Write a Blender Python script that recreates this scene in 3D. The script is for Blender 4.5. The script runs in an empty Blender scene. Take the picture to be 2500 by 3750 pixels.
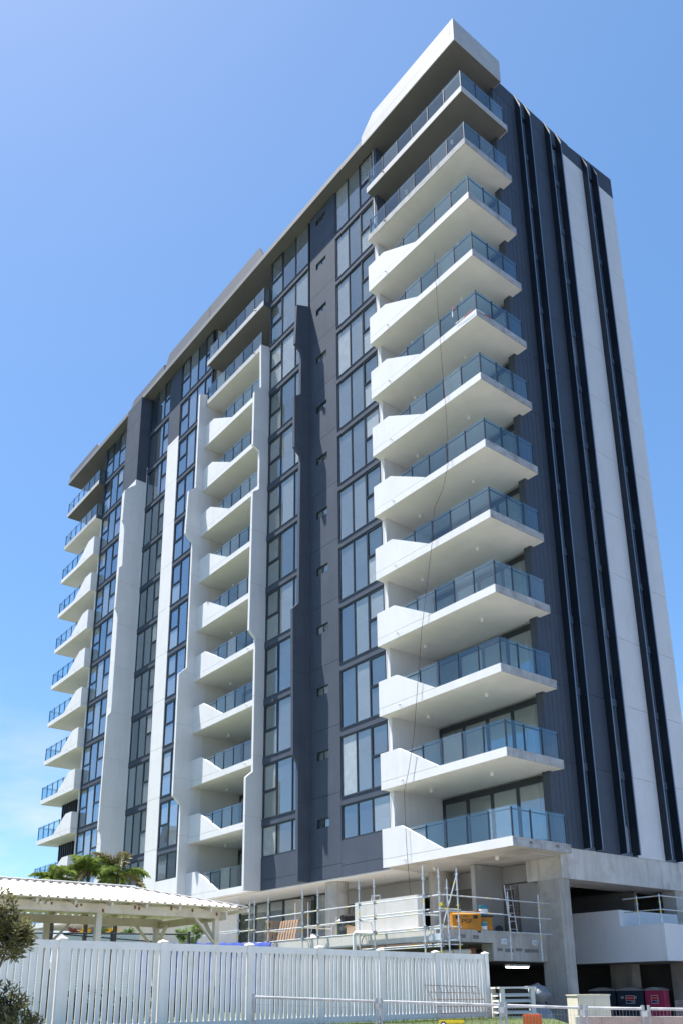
import bpy, math, random
from mathutils import Vector, Matrix
R = math.radians
scene = bpy.context.scene
col = scene.collection
random.seed(7)

# ------------------------------------------------------------------ camera
cam = bpy.data.cameras.new('camera'); camo = bpy.data.objects.new('camera', cam); col.objects.link(camo)
FPX, YAW, PITCH, ROLL = 3167.73, -0.8988, 0.3006, -0.0108
camo.location = (30.018, -22.818, 1.784)
_f = Vector((math.cos(PITCH)*math.sin(YAW), math.cos(PITCH)*math.cos(YAW), math.sin(PITCH)))
_r = Vector((math.cos(YAW), -math.sin(YAW), 0)); _u = _r.cross(_f)
_r2 = math.cos(ROLL)*_r + math.sin(ROLL)*_u; _u2 = -math.sin(ROLL)*_r + math.cos(ROLL)*_u
camo.rotation_euler = Matrix((_r2, _u2, -_f)).transposed().to_euler()
cam.sensor_fit = 'VERTICAL'; cam.sensor_height = 36; cam.sensor_width = 24
cam.lens = FPX/3750*36
cam.shift_y = 779.0/3750
cam.clip_start = 0.1; cam.clip_end = 6000
scene.camera = camo

# ------------------------------------------------------------------ sky, sun, exposure
SUN = Vector((-1.38, -1.0, 4.9)).normalized()          # towards the sun
w = bpy.data.worlds.new('World'); scene.world = w; w.use_nodes = True
nt = w.node_tree; nt.nodes.clear()
def wn(t): return nt.nodes.new(t)
sky = wn('ShaderNodeTexSky'); sky.sky_type = 'NISHITA'; sky.sun_disc = False
sky.sun_elevation = math.asin(SUN.z); sky.sun_rotation = math.atan2(SUN.x, SUN.y)
sky.air_density = 0.52; sky.dust_density = 0.32; sky.ozone_density = 2.0; sky.altitude = 0
# low fair-weather clouds near the horizon, all the way round
tc = wn('ShaderNodeTexCoord'); sep = wn('ShaderNodeSeparateXYZ'); nt.links.new(tc.outputs['Generated'], sep.inputs[0])
mp = wn('ShaderNodeMapping'); mp.inputs['Scale'].default_value = (1.6, 1.6, 5.5); mp.inputs['Location'].default_value = (5, 1, 0.2); nt.links.new(tc.outputs['Generated'], mp.inputs[0])
nz = wn('ShaderNodeTexNoise'); nz.inputs['Scale'].default_value = 2.6; nz.inputs['Detail'].default_value = 7; nz.inputs['Roughness'].default_value = 0.55
nt.links.new(mp.outputs[0], nz.inputs['Vector'])
cr = wn('ShaderNodeValToRGB'); cr.color_ramp.elements[0].position = 0.46; cr.color_ramp.elements[1].position = 0.64
nt.links.new(nz.outputs['Fac'], cr.inputs[0])
el = wn('ShaderNodeMapRange'); el.inputs[1].default_value = 0.10; el.inputs[2].default_value = 0.34; el.inputs[3].default_value = 1; el.inputs[4].default_value = 0
nt.links.new(sep.outputs['Z'], el.inputs[0])
mu = wn('ShaderNodeMath'); mu.operation = 'MULTIPLY'; nt.links.new(cr.outputs[0], mu.inputs[0]); nt.links.new(el.outputs[0], mu.inputs[1])
mu2 = wn('ShaderNodeMath'); mu2.operation = 'MULTIPLY'; mu2.inputs[1].default_value = 0.8; nt.links.new(mu.outputs[0], mu2.inputs[0])
mx = wn('ShaderNodeMix'); mx.data_type = 'RGBA'; mx.inputs['B'].default_value = (5.0, 5.15, 5.4, 1)
hs = wn('ShaderNodeHueSaturation'); hs.inputs['Hue'].default_value = 0.499; hs.inputs['Saturation'].default_value = 1.42; hs.inputs['Value'].default_value = 2.55
gmm = wn('ShaderNodeGamma'); gmm.inputs['Gamma'].default_value = 0.66; nt.links.new(sky.outputs[0], gmm.inputs[0]); nt.links.new(gmm.outputs[0], hs.inputs['Color'])
nt.links.new(mu2.outputs[0], mx.inputs['Factor']); nt.links.new(hs.outputs[0], mx.inputs['A'])
bg = wn('ShaderNodeBackground'); bg.inputs['Strength'].default_value = 0.07
nt.links.new(mx.outputs['Result'], bg.inputs['Color'])
wo = wn('ShaderNodeOutputWorld'); nt.links.new(bg.outputs[0], wo.inputs[0])
sl = bpy.data.lights.new('sun', 'SUN'); sl.energy = 4.5; sl.angle = R(0.53); sl.color = (1.0, 0.955, 0.89)
so = bpy.data.objects.new('sun', sl); col.objects.link(so); so.rotation_euler = SUN.to_track_quat('Z', 'Y').to_euler(); so.location = (-20, -20, 70)
scene.view_settings.view_transform = 'Standard'; scene.view_settings.look = 'None'
scene.view_settings.gamma = 1; scene.view_settings.use_curve_mapping = False
scene.view_settings.exposure = 1.47

# ------------------------------------------------------------------ materials
MATS = {}
def newmat(name):
    m = bpy.data.materials.new(name); m.use_nodes = True
    n = m.node_tree.nodes; l = m.node_tree.links
    b = n['Principled BSDF']
    MATS[name] = m
    return m, n, l, b
def surf(name, c, rough=0.7, var=0.12, scale=1.5, bump=0.0, bscale=40, metal=0.0, streak=0.0, dirt=None, dscale=0.6, damt=0.0, spec=0.3):
    """render / paint / concrete: base colour with large mottling, fine grain, run-off streaks, blotches of dirt"""
    m, n, l, b = newmat(name)
    g = n.new('ShaderNodeNewGeometry')
    def noise(sc, det, vec=None, rough=0.6):
        t = n.new('ShaderNodeTexNoise'); t.inputs['Scale'].default_value = sc; t.inputs['Detail'].default_value = det; t.inputs['Roughness'].default_value = rough
        l.new(vec or g.outputs['Position'], t.inputs['Vector']); return t
    def mapr(sock, a, bb, lo, hi):
        t = n.new('ShaderNodeMapRange'); t.inputs[1].default_value = a; t.inputs[2].default_value = bb; t.inputs[3].default_value = lo; t.inputs[4].default_value = hi
        l.new(sock, t.inputs[0]); return t.outputs[0]
    n1 = noise(scale, 6)
    f = mapr(n1.outputs['Fac'], 0.3, 0.7, 1-var, 1+var*0.6)
    if streak:
        mpn = n.new('ShaderNodeMapping'); mpn.inputs['Scale'].default_value = (5, 5, 0.35); l.new(g.outputs['Position'], mpn.inputs[0])
        n2 = noise(1.0, 5, mpn.outputs[0]); s = mapr(n2.outputs['Fac'], 0.5, 0.72, 1, 1-streak)
        mm = n.new('ShaderNodeMath'); mm.operation = 'MULTIPLY'; l.new(f, mm.inputs[0]); l.new(s, mm.inputs[1]); f = mm.outputs[0]
    vm = n.new('ShaderNodeVectorMath'); vm.operation = 'SCALE'; vm.inputs[0].default_value = c[:3]; l.new(f, vm.inputs['Scale'])
    out = vm.outputs[0]
    if dirt:
        n3 = noise(dscale, 8); fac = mapr(n3.outputs['Fac'], 0.52, 0.68, 0, damt)
        mxn = n.new('ShaderNodeMix'); mxn.data_type = 'RGBA'; l.new(fac, mxn.inputs['Factor']); l.new(out, mxn.inputs['A']); mxn.inputs['B'].default_value = (*dirt, 1); out = mxn.outputs['Result']
    l.new(out, b.inputs['Base Color'])
    b.inputs['Roughness'].default_value = rough; b.inputs['Metallic'].default_value = metal; b.inputs['Specular IOR Level'].default_value = spec
    if bump:
        nb = noise(bscale, 4); bn = n.new('ShaderNodeBump'); bn.inputs['Strength'].default_value = bump; bn.inputs['Distance'].default_value = 0.02
        l.new(nb.outputs['Fac'], bn.inputs['Height']); l.new(bn.outputs[0], b.inputs['Normal'])
    return m
def glass(name, tint, ior, dust=0.05, gloss=(0.92, 0.96, 1.0), wave=0.12):
    """thin sheet: tinted transmission + fresnel reflection + a film of site dust"""
    m = bpy.data.materials.new(name); m.use_nodes = True; MATS[name] = m
    n = m.node_tree.nodes; l = m.node_tree.links; n.clear()
    o = n.new('ShaderNodeOutputMaterial'); tr = n.new('ShaderNodeBsdfTransparent'); tr.inputs[0].default_value = (*tint, 1)
    gl = n.new('ShaderNodeBsdfGlossy'); gl.inputs['Roughness'].default_value = 0.015; gl.inputs[0].default_value = (*gloss, 1)
    g = n.new('ShaderNodeNewGeometry')
    oi = n.new('ShaderNodeObjectInfo')
    # slight waviness so neighbouring panes mirror the sky a little differently
    ad = n.new('ShaderNodeVectorMath'); ad.operation = 'ADD'; l.new(g.outputs['Position'], ad.inputs[0]); l.new(oi.outputs['Location'], ad.inputs[1])
    wv = n.new('ShaderNodeTexNoise'); wv.inputs['Scale'].default_value = 0.8; wv.inputs['Detail'].default_value = 1; l.new(ad.outputs[0], wv.inputs['Vector'])
    bp = n.new('ShaderNodeBump'); bp.inputs['Strength'].default_value = wave; bp.inputs['Distance'].default_value = 0.05; l.new(wv.outputs['Fac'], bp.inputs['Height'])
    l.new(bp.outputs[0], gl.inputs['Normal'])
    fr = n.new('ShaderNodeFresnel'); fr.inputs['IOR'].default_value = ior
    bf = n.new('ShaderNodeMath'); bf.operation = 'SUBTRACT'; bf.inputs[0].default_value = 1; l.new(g.outputs['Backfacing'], bf.inputs[1])
    fm = n.new('ShaderNodeMath'); fm.operation = 'MULTIPLY'; l.new(fr.outputs[0], fm.inputs[0]); l.new(bf.outputs[0], fm.inputs[1])   # reflect once, at the outer face of the sheet
    m1 = n.new('ShaderNodeMixShader'); l.new(fm.outputs[0], m1.inputs[0]); l.new(tr.outputs[0], m1.inputs[1]); l.new(gl.outputs[0], m1.inputs[2])
    df = n.new('ShaderNodeBsdfDiffuse'); df.inputs[0].default_value = (0.62, 0.64, 0.63, 1)
    dn = n.new('ShaderNodeTexNoise'); dn.inputs['Scale'].default_value = 2.3; dn.inputs['Detail'].default_value = 7; l.new(ad.outputs[0], dn.inputs['Vector'])
    mr = n.new('ShaderNodeMapRange'); mr.inputs[1].default_value = 0.42; mr.inputs[2].default_value = 0.72; mr.inputs[3].default_value = dust*0.9; mr.inputs[4].default_value = dust*1.12; l.new(dn.outputs['Fac'], mr.inputs[0])
    pw = n.new('ShaderNodeMath'); pw.operation = 'POWER'; pw.inputs[1].default_value = 2.2; l.new(oi.outputs['Random'], pw.inputs[0])     # some sheets still carry site film, most are clean
    pm = n.new('ShaderNodeMath'); pm.operation = 'MULTIPLY_ADD'; pm.inputs[1].default_value = 3.2; pm.inputs[2].default_value = 0.25; l.new(pw.outputs[0], pm.inputs[0])
    dm = n.new('ShaderNodeMath'); dm.operation = 'MULTIPLY'; l.new(mr.outputs[0], dm.inputs[0]); l.new(pm.outputs[0], dm.inputs[1])
    m2 = n.new('ShaderNodeMixShader'); l.new(dm.outputs[0], m2.inputs[0]); l.new(m1.outputs[0], m2.inputs[1]); l.new(df.outputs[0], m2.inputs[2])
    l.new(m2.outputs[0], o.inputs[0])
    return m
WHITE = surf('white_render', (0.68, 0.68, 0.685), 0.75, 0.05, 0.9, 0.12, 60, streak=0.05)
SOFW = surf('white_soffit', (0.80, 0.79, 0.775), 0.8, 0.06, 1.2, 0.08, 30)
SOFD = surf('taupe_soffit', (0.165, 0.16, 0.158), 0.8, 0.08, 1.0)
GREYF = surf('grey_fascia', (0.46, 0.465, 0.465), 0.7, 0.07, 1.2, 0.1, 40, streak=0.08)
OFFW = surf('dusty_offwhite', (0.58, 0.565, 0.54), 0.8, 0.10, 0.8, 0.1, 30, streak=0.1)
SHADW = surf('shaded_lobby_white', (0.36, 0.36, 0.35), 0.8, 0.1, 0.8)  # white lobby walls and bulkhead, their shade put into a darker grey
CHAR = surf('charcoal_render', (0.076, 0.093, 0.124), 0.8, 0.12, 0.8, 0.18, 70, streak=0.12, spec=0.12)
CHARD = surf('charcoal_cladding', (0.058, 0.072, 0.098), 0.55, 0.10, 1.2, 0.05, 50)
CONC = surf('raw_concrete', (0.44, 0.42, 0.385), 0.85, 0.22, 0.9, 0.35, 25, streak=0.30, dirt=(0.27, 0.24, 0.20), dscale=1.3, damt=0.55)
CONCL = surf('pale_concrete', (0.58, 0.555, 0.52), 0.85, 0.16, 0.9, 0.3, 25, streak=0.30, dirt=(0.34, 0.28, 0.22), dscale=1.1, damt=0.5)
ROOFF = surf('roof_edge_grey', (0.21, 0.212, 0.22), 0.7, 0.1, 1.0, 0.1, 40, streak=0.1)
UPST = surf('grey_roof_metal', (0.13, 0.138, 0.155), 0.6, 0.06, 0.8)
CONCD = surf('patched_concrete_soffit', (0.60, 0.585, 0.55), 0.85, 0.14, 0.5, 0.2, 14, dirt=(0.36, 0.34, 0.31), dscale=0.45, damt=0.7)
CONCEDGE = surf('bare_slab_edge', (0.43, 0.43, 0.43), 0.85, 0.25, 2.5, 0.35, 25, streak=0.15, dirt=(0.20, 0.18, 0.17), dscale=2.2, damt=0.7)
FRAME = surf('dark_aluminium', (0.035, 0.042, 0.052), 0.38, 0.08, 2.0, metal=0.2, spec=0.5)
TRIM = surf('sky_tinted_trim', (0.13, 0.17, 0.23), 0.35, 0.08, 2.0, metal=0.2, spec=0.5)  # fin trim and slot frames, reflected sky blue put into the colour
FINM = surf('black_fin_metal', (0.012, 0.020, 0.032), 0.35, 0.15, 1.0, metal=0.2, spec=0.5)
ROOMW = surf('plasterboard', (0.62, 0.61, 0.57), 0.9, 0.05, 0.6)
ROOMF = surf('screed_floor', (0.35, 0.33, 0.31), 0.9, 0.1, 0.8)
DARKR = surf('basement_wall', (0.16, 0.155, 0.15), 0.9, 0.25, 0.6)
WGLASS = glass('window_glass', (0.82, 0.89, 0.89), 3.0, 0.13, (0.88, 0.95, 0.98), 0.05)
WGLASSB = glass('blue_window_glass', (0.70, 0.83, 0.95), 5.0, 0.07, (0.78, 0.92, 1.0), 0.05)
BGLASS = glass('balustrade_glass', (0.78, 0.905, 0.94), 1.9, 0.03, (0.82, 0.93, 1.0), 0.03)
VINYL = surf('white_vinyl', (0.82, 0.79, 0.755), 0.5, 0.05, 1.8, dirt=(0.55, 0.52, 0.47), dscale=2.6, damt=0.25, spec=0.4)
GALV = surf('galvanised_steel', (0.60, 0.63, 0.66), 0.45, 0.25, 6.0, metal=0.35, spec=0.5)
GALV2 = surf('weathered_galvanised', (0.34, 0.35, 0.37), 0.5, 0.3, 5.0, metal=0.3)
YTAPE = surf('yellow_tape', (0.75, 0.58, 0.06), 0.6)
OLDW = surf('weathered_cream_paint', (0.66, 0.61, 0.50), 0.7, 0.12, 2.5, 0.15, 40, dirt=(0.42, 0.30, 0.17), dscale=2.2, damt=0.35)
TIN = surf('white_roof_sheet', (0.86, 0.83, 0.79), 0.5, 0.05, 1.0, dirt=(0.70, 0.55, 0.46), dscale=2.5, damt=0.3, spec=0.4)
RUST = surf('rust', (0.24, 0.09, 0.03), 0.9, 0.3, 8)
GROUNDM = surf('worn_asphalt_and_concrete', (0.072, 0.071, 0.068), 0.9, 0.25, 0.25, 0.3, 12)
LAWNM = surf('lawn_soil', (0.085, 0.11, 0.04), 0.95, 0.3, 1.2, 0.5, 20)
def leafmat(name, c1, c2, trans=0.35):
    m, n, l, b = newmat(name)
    oi = n.new('ShaderNodeNewGeometry'); t = n.new('ShaderNodeTexNoise'); t.inputs['Scale'].default_value = 9; t.inputs['Detail'].default_value = 2
    l.new(oi.outputs['Position'], t.inputs['Vector'])
    r = n.new('ShaderNodeValToRGB'); r.color_ramp.elements[0].position = 0.35; r.color_ramp.elements[1].position = 0.65
    r.color_ramp.elements[0].color = (*c1, 1); r.color_ramp.elements[1].color = (*c2, 1)
    l.new(t.outputs['Fac'], r.inputs[0]); l.new(r.outputs[0], b.inputs['Base Color'])
    b.inputs['Roughness'].default_value = 0.5; b.inputs['Specular IOR Level'].default_value = 0.35
    tl = n.new('ShaderNodeBsdfTranslucent'); l.new(r.outputs[0], tl.inputs[0])
    mxs = n.new('ShaderNodeMixShader'); mxs.inputs[0].default_value = trans
    l.new(b.outputs[0], mxs.inputs[1]); l.new(tl.outputs[0], mxs.inputs[2]); l.new(mxs.outputs[0], n['Material Output'].inputs[0])
    return m

# ------------------------------------------------------------------ mesh helpers
class MB:
    def __init__(s): s.v = []; s.f = []
    def add(s, vs, fs):
        o = len(s.v); s.v += [tuple(p) for p in vs]; s.f += [tuple(i+o for i in q) for q in fs]; return s
    def box(s, x0, x1, y0, y1, z0, z1):
        return s.add([(x0,y0,z0),(x1,y0,z0),(x1,y1,z0),(x0,y1,z0),(x0,y0,z1),(x1,y0,z1),(x1,y1,z1),(x0,y1,z1)],
                     [(0,3,2,1),(4,5,6,7),(0,1,5,4),(1,2,6,5),(2,3,7,6),(3,0,4,7)])
    def prism(s, poly, axis, a, b):
        n = len(poly)
        def P(p, t): return {'x': (t, p[0], p[1]), 'y': (p[0], t, p[1]), 'z': (p[0], p[1], t)}[axis]
        vs = [P(p, a) for p in poly] + [P(p, b) for p in poly]
        fs = [tuple(range(n-1, -1, -1)), tuple(range(n, 2*n))] + [(i, (i+1) % n, n+(i+1) % n, n+i) for i in range(n)]
        return s.add(vs, fs)
    def cyl(s, p, q, r, n=8, r2=None):
        p = Vector(p); q = Vector(q); d = (q-p).normalized(); r2 = r if r2 is None else r2
        a = d.orthogonal().normalized(); b = d.cross(a)
        vs = []
        for c, rr in ((p, r), (q, r2)):
            for i in range(n):
                t = 2*math.pi*i/n; vs.append(c + a*math.cos(t)*rr + b*math.sin(t)*rr)
        return s.add(vs, [tuple(range(n-1, -1, -1)), tuple(range(n, 2*n))] + [(i, (i+1) % n, n+(i+1) % n, n+i) for i in range(n)])
    def tube(s, pts, r, n=6):
        for a, b in zip(pts, pts[1:]): s.cyl(a, b, r, n)
        return s
    def obox(s, c, ux, uy, uz, hx, hy, hz):
        c = Vector(c); ux = Vector(ux).normalized()*hx; uy = Vector(uy).normalized()*hy; uz = Vector(uz).normalized()*hz
        vs = [c+sx*ux+sy*uy+sz*uz for sz in (-1, 1) for sx, sy in ((-1,-1),(1,-1),(1,1),(-1,1))]
        return s.add(vs, [(0,3,2,1),(4,5,6,7),(0,1,5,4),(1,2,6,5),(2,3,7,6),(3,0,4,7)])
    def beam(s, p, q, wd, ht, up=(0,0,1)):
        p = Vector(p); q = Vector(q); d = (q-p); L = d.length; d.normalize()
        sd = d.cross(Vector(up)).normalized(); u = sd.cross(d)
        return s.obox((p+q)/2, d, sd, u, L/2, wd/2, ht/2)
    def mesh(s, name, mat, smooth=False):
        me = bpy.data.meshes.new(name); me.from_pydata(s.v, [], s.f); me.update()
        me.materials.append(mat)
        if smooth: me.polygons.foreach_set('use_smooth', [True]*len(me.polygons))
        return me
def flipfix(me):
    import bmesh
    bm = bmesh.new(); bm.from_mesh(me); bmesh.ops.recalc_face_normals(bm, faces=bm.faces); bm.to_mesh(me); bm.free(); return me
def link(name, me, parent=None, loc=(0, 0, 0), rot=(0, 0, 0), world=False):
    o = bpy.data.objects.new(name, me); col.objects.link(o); o.location = loc; o.rotation_euler = rot
    if parent is not None:
        o.parent = parent
        if world: o.matrix_parent_inverse = Matrix.Translation(-Vector(parent.location))
    return o
def part(name, mb, mat, parent=None, loc=(0, 0, 0), rot=(0, 0, 0), world=False, smooth=False):
    me = mb.mesh(name, mat, smooth); flipfix(me)
    return link(name, me, parent, loc, rot, world)
def tag(o, label, cat, group=None):
    o['label'] = label; o['category'] = cat
    if group: o['group'] = group
    return o
def thing(name, label, cat, loc=(0, 0, 0), rotz=0, group=None):
    o = bpy.data.objects.new(name, None); col.objects.link(o); o.location = loc; o.rotation_euler = (0, 0, rotz); o.empty_display_size = 0.2
    return tag(o, label, cat, group)
def struct(name, mb, mat):
    o = part(name, mb, mat); o['kind'] = 'structure'; return o
_dg = None
def text(name, s, size, mat, parent, loc, rot, align='CENTER', ext=0.002, sx=1.0, world=False):
    cu = bpy.data.curves.new(name, 'FONT'); cu.body = s; cu.size = size; cu.align_x = align; cu.align_y = 'CENTER'; cu.extrude = ext; cu.space_line = 0.9
    to = bpy.data.objects.new('tmp', cu); col.objects.link(to)
    bpy.context.view_layer.update()
    me = bpy.data.meshes.new_from_object(to.evaluated_get(bpy.context.evaluated_depsgraph_get()))
    bpy.data.objects.remove(to); me.materials.clear(); me.materials.append(mat)
    o = link(name, me, parent, loc, rot, world); o.scale = (sx, 1, 1); return o

# ================================================================== SETTING
LV = [6.75+3.1*i for i in range(12)]
struct('ground', MB().box(-1500, 1500, -1500, 1500, -1.2, -0.35), GROUNDM)
g = MB()
# raised lawn that carries the white fence, with a short bank down to the street
prof = [(14.35, 1.06), (15.2, 0.86), (16.3, 0.1), (16.9, -0.34)]
ys = [-60, -40, -20, -12, -6, -3.2]
for (xa, za), (xb, zb) in zip(prof, prof[1:]):
    g.add([(xa, -60, za), (xb, -60, zb), (xb, -3.2, zb), (xa, -3.2, za)], [(0, 1, 2, 3)])
g.add([(-60, -60, 1.06), (14.35, -60, 1.06), (14.35, -3.2, 1.06), (-60, -3.2, 1.06)], [(0, 1, 2, 3)])
g.add([(-60, -3.2, 1.06), (14.35, -3.2, 1.06), (15.2, -3.2, 0.86), (16.3, -3.2, 0.1), (16.9, -3.2, -0.34), (-60, -3.2, -0.34)], [(0, 1, 2, 3, 4, 5)])
struct('lawn', g, LAWNM)
struct('bounce_paving', MB().box(16.95, 24.5, -60, 40, -0.5, -0.25).box(24.6, 27.5, -60, 40, -0.5, -0.28), surf('pale_bounce_concrete', (0.40, 0.385, 0.36), 0.9, 0.15, 0.6, 0.2, 20))  # unseen pale paving, added to bounce light onto fence and low soffits

# ================================================================== APARTMENT BUILDING
B = thing('apartment_building', 'twelve-storey white and charcoal apartment building with glass balconies, nearly finished', 'building', (-12, 6, -0.35))
def bp(name, mb, mat, **k): return part(name, mb, mat, B, world=True, **k)

# --- structure inside: floors, ceilings, cross walls, back walls
for k, L in enumerate(LV):
    bp('floor_slab', MB().box(-28.6, 10.2, 0.20, 11.9, L-0.30, L-0.04), ROOMW)
bp('back_wall', MB().box(-34.6, 10.2, 12.0, 12.25, 2.6, 44.0), WHITE)
bp('corridor_wall', MB().box(-34.4, 9.9, 4.6, 4.75, 6.5, 43.75), ROOMW)
cw = MB()
for xx in (-28.62, -22.9, -16.9, -11.62, -5.1, 0.0, 4.50): cw.box(xx, xx+0.12, 0.22, 4.6, 6.5, 43.7)
bp('cross_wall', cw, ROOMW)

# --- flush wall panels, one per storey with recessed joints
def panels(x0, x1, y0, y1, mats, joint=0.28, z_from=6.46, z_to=43.74, name='wall_panel', holes=None):
    """mats: list of (ztop, material). joints at level + joint"""
    zs = [z_from] + [L+joint for L in LV if z_from < L+joint < z_to-0.5] + [z_to]
    for a, b in zip(zs, zs[1:]):
        segs = [a]
        for zt, m in mats[:-1]:
            if a < zt < b: segs.append(zt)
        segs.append(b)
        for i, (c, d) in enumerate(zip(segs, segs[1:])):
            mat = next(m for zt, m in mats if (c+d)/2 < zt)
            lo = c+(0.009 if i == 0 else 0); hi = d-(0.009 if i == len(segs)-2 else 0)
            mb = MB()
            hh = [h for h in (holes or []) if lo < h[2] and h[3] < hi]
            if hh:
                hx0, hx1, hz0, hz1 = hh[0]
                mb.box(x0, hx0, y0, y1, lo, hi).box(hx1, x1, y0, y1, lo, hi).box(hx0, hx1, y0, y1, lo, hz0).box(hx0, hx1, y0, y1, hz1, hi)
            else: mb.box(x0, x1, y0, y1, lo, hi)
            bp(name, mb, mat)
    bp('joint_backing', MB().box(x0+0.01, x1-0.01, y0+0.02, y0+0.05, z_from+0.02, z_to-0.02) if not holes else MB().box(x0+0.01, holes[0][0], y0+0.02, y0+0.05, z_from+0.02, z_to-0.02).box(holes[0][1], x1-0.01, y0+0.02, y0+0.05, z_from+0.02, z_to-0.02), CHARD)
TOP = 99
sw = [(-0.47, 0.41, L+1.98, L+2.40) for L in LV]
panels(-1.0, 1.235, 0.0, 0.2, [(TOP, CHAR)], holes=sw)
panels(-17.62, -16.03, 0.0, 0.2, [(38.05, WHITE), (TOP, CHAR)], joint=0.05)
panels(-23.05, -20.75, -0.76, -0.55, [(36.75, WHITE), (TOP, CHAR)], joint=1.2)
bp('wall_return', MB().box(-20.97, -20.752, -0.55, 0.2, 6.46, 36.75), WHITE)
bp('wall_return', MB().box(-20.97, -20.752, -0.55, 0.2, 36.75, 43.74), CHAR)
bp('wall_return', MB().box(-23.048, -22.85, -0.55, 0.2, 6.46, 43.74), WHITE)
# thin white reveal left of the D windows
# --- small bathroom windows
def small_window(x0, x1):
    fr = MB()
    z0, z1 = 1.98, 2.40
    for a, b, c, d in ((x0, x1, z0, z0+0.035), (x0, x1, z1-0.035, z1), (x0, x0+0.035, z0+0.035, z1-0.035), (x1-0.035, x1, z0+0.035, z1-0.035), ((x0+x1)/2-0.025, (x0+x1)/2+0.025, z0+0.035, z1-0.035)):
        fr.box(a, b, 0.06, 0.12, c, d)
    return fr.mesh('window', FRAME), [MB().box(a, b, 0.088, 0.094, z0+0.035, z1-0.035).mesh('pane', WGLASS) for a, b in ((x0+0.035, (x0+x1)/2-0.025), ((x0+x1)/2+0.025, x1-0.035))]
sfm, spm = small_window(-0.47, 0.41)
bath = MB().box(-0.9, 1.15, 1.3, 1.36, 0, 2.75).mesh('blind_wall', DARKR)
for L in LV:
    o = link('window', sfm, B, (0, 0, L), world=True)
    for m in spm: link('pane', m, o)

# --- window columns
def window_meshes(x0, x1, mull, split, z0, z1, tr=1.35, fw=0.065, gm=None):
    """frame with mullions; 'split' panes get a transom and an opening sash above it"""
    fr = MB(); ya, yb = 0.03, 0.13
    fr.box(x0, x1, ya, yb, z0, z0+fw).box(x0, x1, ya, yb, z1-fw, z1).box(x0, x0+fw, ya, yb, z0+fw, z1-fw).box(x1-fw, x1, ya, yb, z0+fw, z1-fw)
    xs = [x0+fw/2] + list(mull) + [x1-fw/2]; panes = []
    for x in mull: fr.box(x-0.03, x+0.03, ya+0.005, yb, z0+fw, z1-fw)
    for i, (a, b) in enumerate(zip(xs, xs[1:])):
        a += 0.03 if i else fw/2; b -= 0.03 if i < len(xs)-2 else fw/2
        if i in split:
            fr.box(a, b, ya+0.005, yb, tr-0.035, tr+0.035)
            panes.append((a, b, z0+fw, tr-0.035))
            s = 0.045; u0, u1, v0, v1 = a, b, tr+0.035, z1-fw
            fr.box(u0, u1, ya-0.012, yb-0.02, v0, v0+s).box(u0, u1, ya-0.012, yb-0.02, v1-s, v1).box(u0, u0+s, ya-0.012, yb-0.02, v0+s, v1-s).box(u1-s, u1, ya-0.012, yb-0.02, v0+s, v1-s)
            panes.append((a+s, b-s, v0+s, v1-s))
        else: panes.append((a, b, z0+fw, z1-fw))
    return fr.mesh('window', FRAME), [MB().box(a, b, 0.075, 0.083, c, d).mesh('pane', gm or WGLASS) for a, b, c, d in panes]
COLS = [  # x0, x1, mullions, split panes, wall material under the first window
    (1.245, 4.42, (2.31, 3.28), {2}, CHAR),
    (-4.97, -1.20, (-3.77, -2.48), {0}, CHAR),
    (-16.02, -11.70, (-14.83, -13.74, -12.72), {0, 3}, WHITE),
    (-20.74, -17.63, (-19.62, -18.56), {2}, WHITE),
    (-28.55, -23.06, (-27.25, -26.08, -24.95, -24.0), {0, 2}, WHITE)]
SASH = []
for x0, x1, ml, sp, under in COLS:
    gm = WGLASS if x0 > -6 else WGLASSB
    mid = window_meshes(x0, x1, ml, sp, 0.0, 2.76, gm=gm)
    low = window_meshes(x0, x1, ml, set(), 1.25, 2.76, gm=gm)
    top = window_meshes(x0, x1, ml, sp, 0.0, 2.985, gm=gm)
    span = MB().box(x0, x1, -0.004, 0.18, -0.335, -0.012).box(x0, x1, -0.03, 0.1, -0.012, 0.0).mesh('spandrel', CHAR)
    for k, L in enumerate(LV):
        fm, pm = low if k == 0 else (top if k == 11 else mid)
        o = link('window', fm, B, (0, 0, L), world=True)
        for m in pm: link('pane', m, o)
        if k: link('spandrel', span, B, (0, 0, L), world=True)
    bp('apron_panel', MB().box(x0+0.004, x1-0.004, 0.0, 0.2, 6.93, 7.99), under)
    bp('apron_panel', MB().box(x0+0.004, x1-0.004, 0.0, 0.2, 6.46, 6.915), under)
# small strips of white wall beside window columns
for x0, x1, z0, z1, m in ((4.425, 4.47, 6.46, 43.7, WHITE), (-11.70, -11.67, 6.46, 38.4, WHITE), (-20.752, -20.70, 6.46, 38.0, WHITE)):
    bp('jamb_strip', MB().box(x0, x1, -0.012, 0.2, z0, z1), m)

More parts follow.
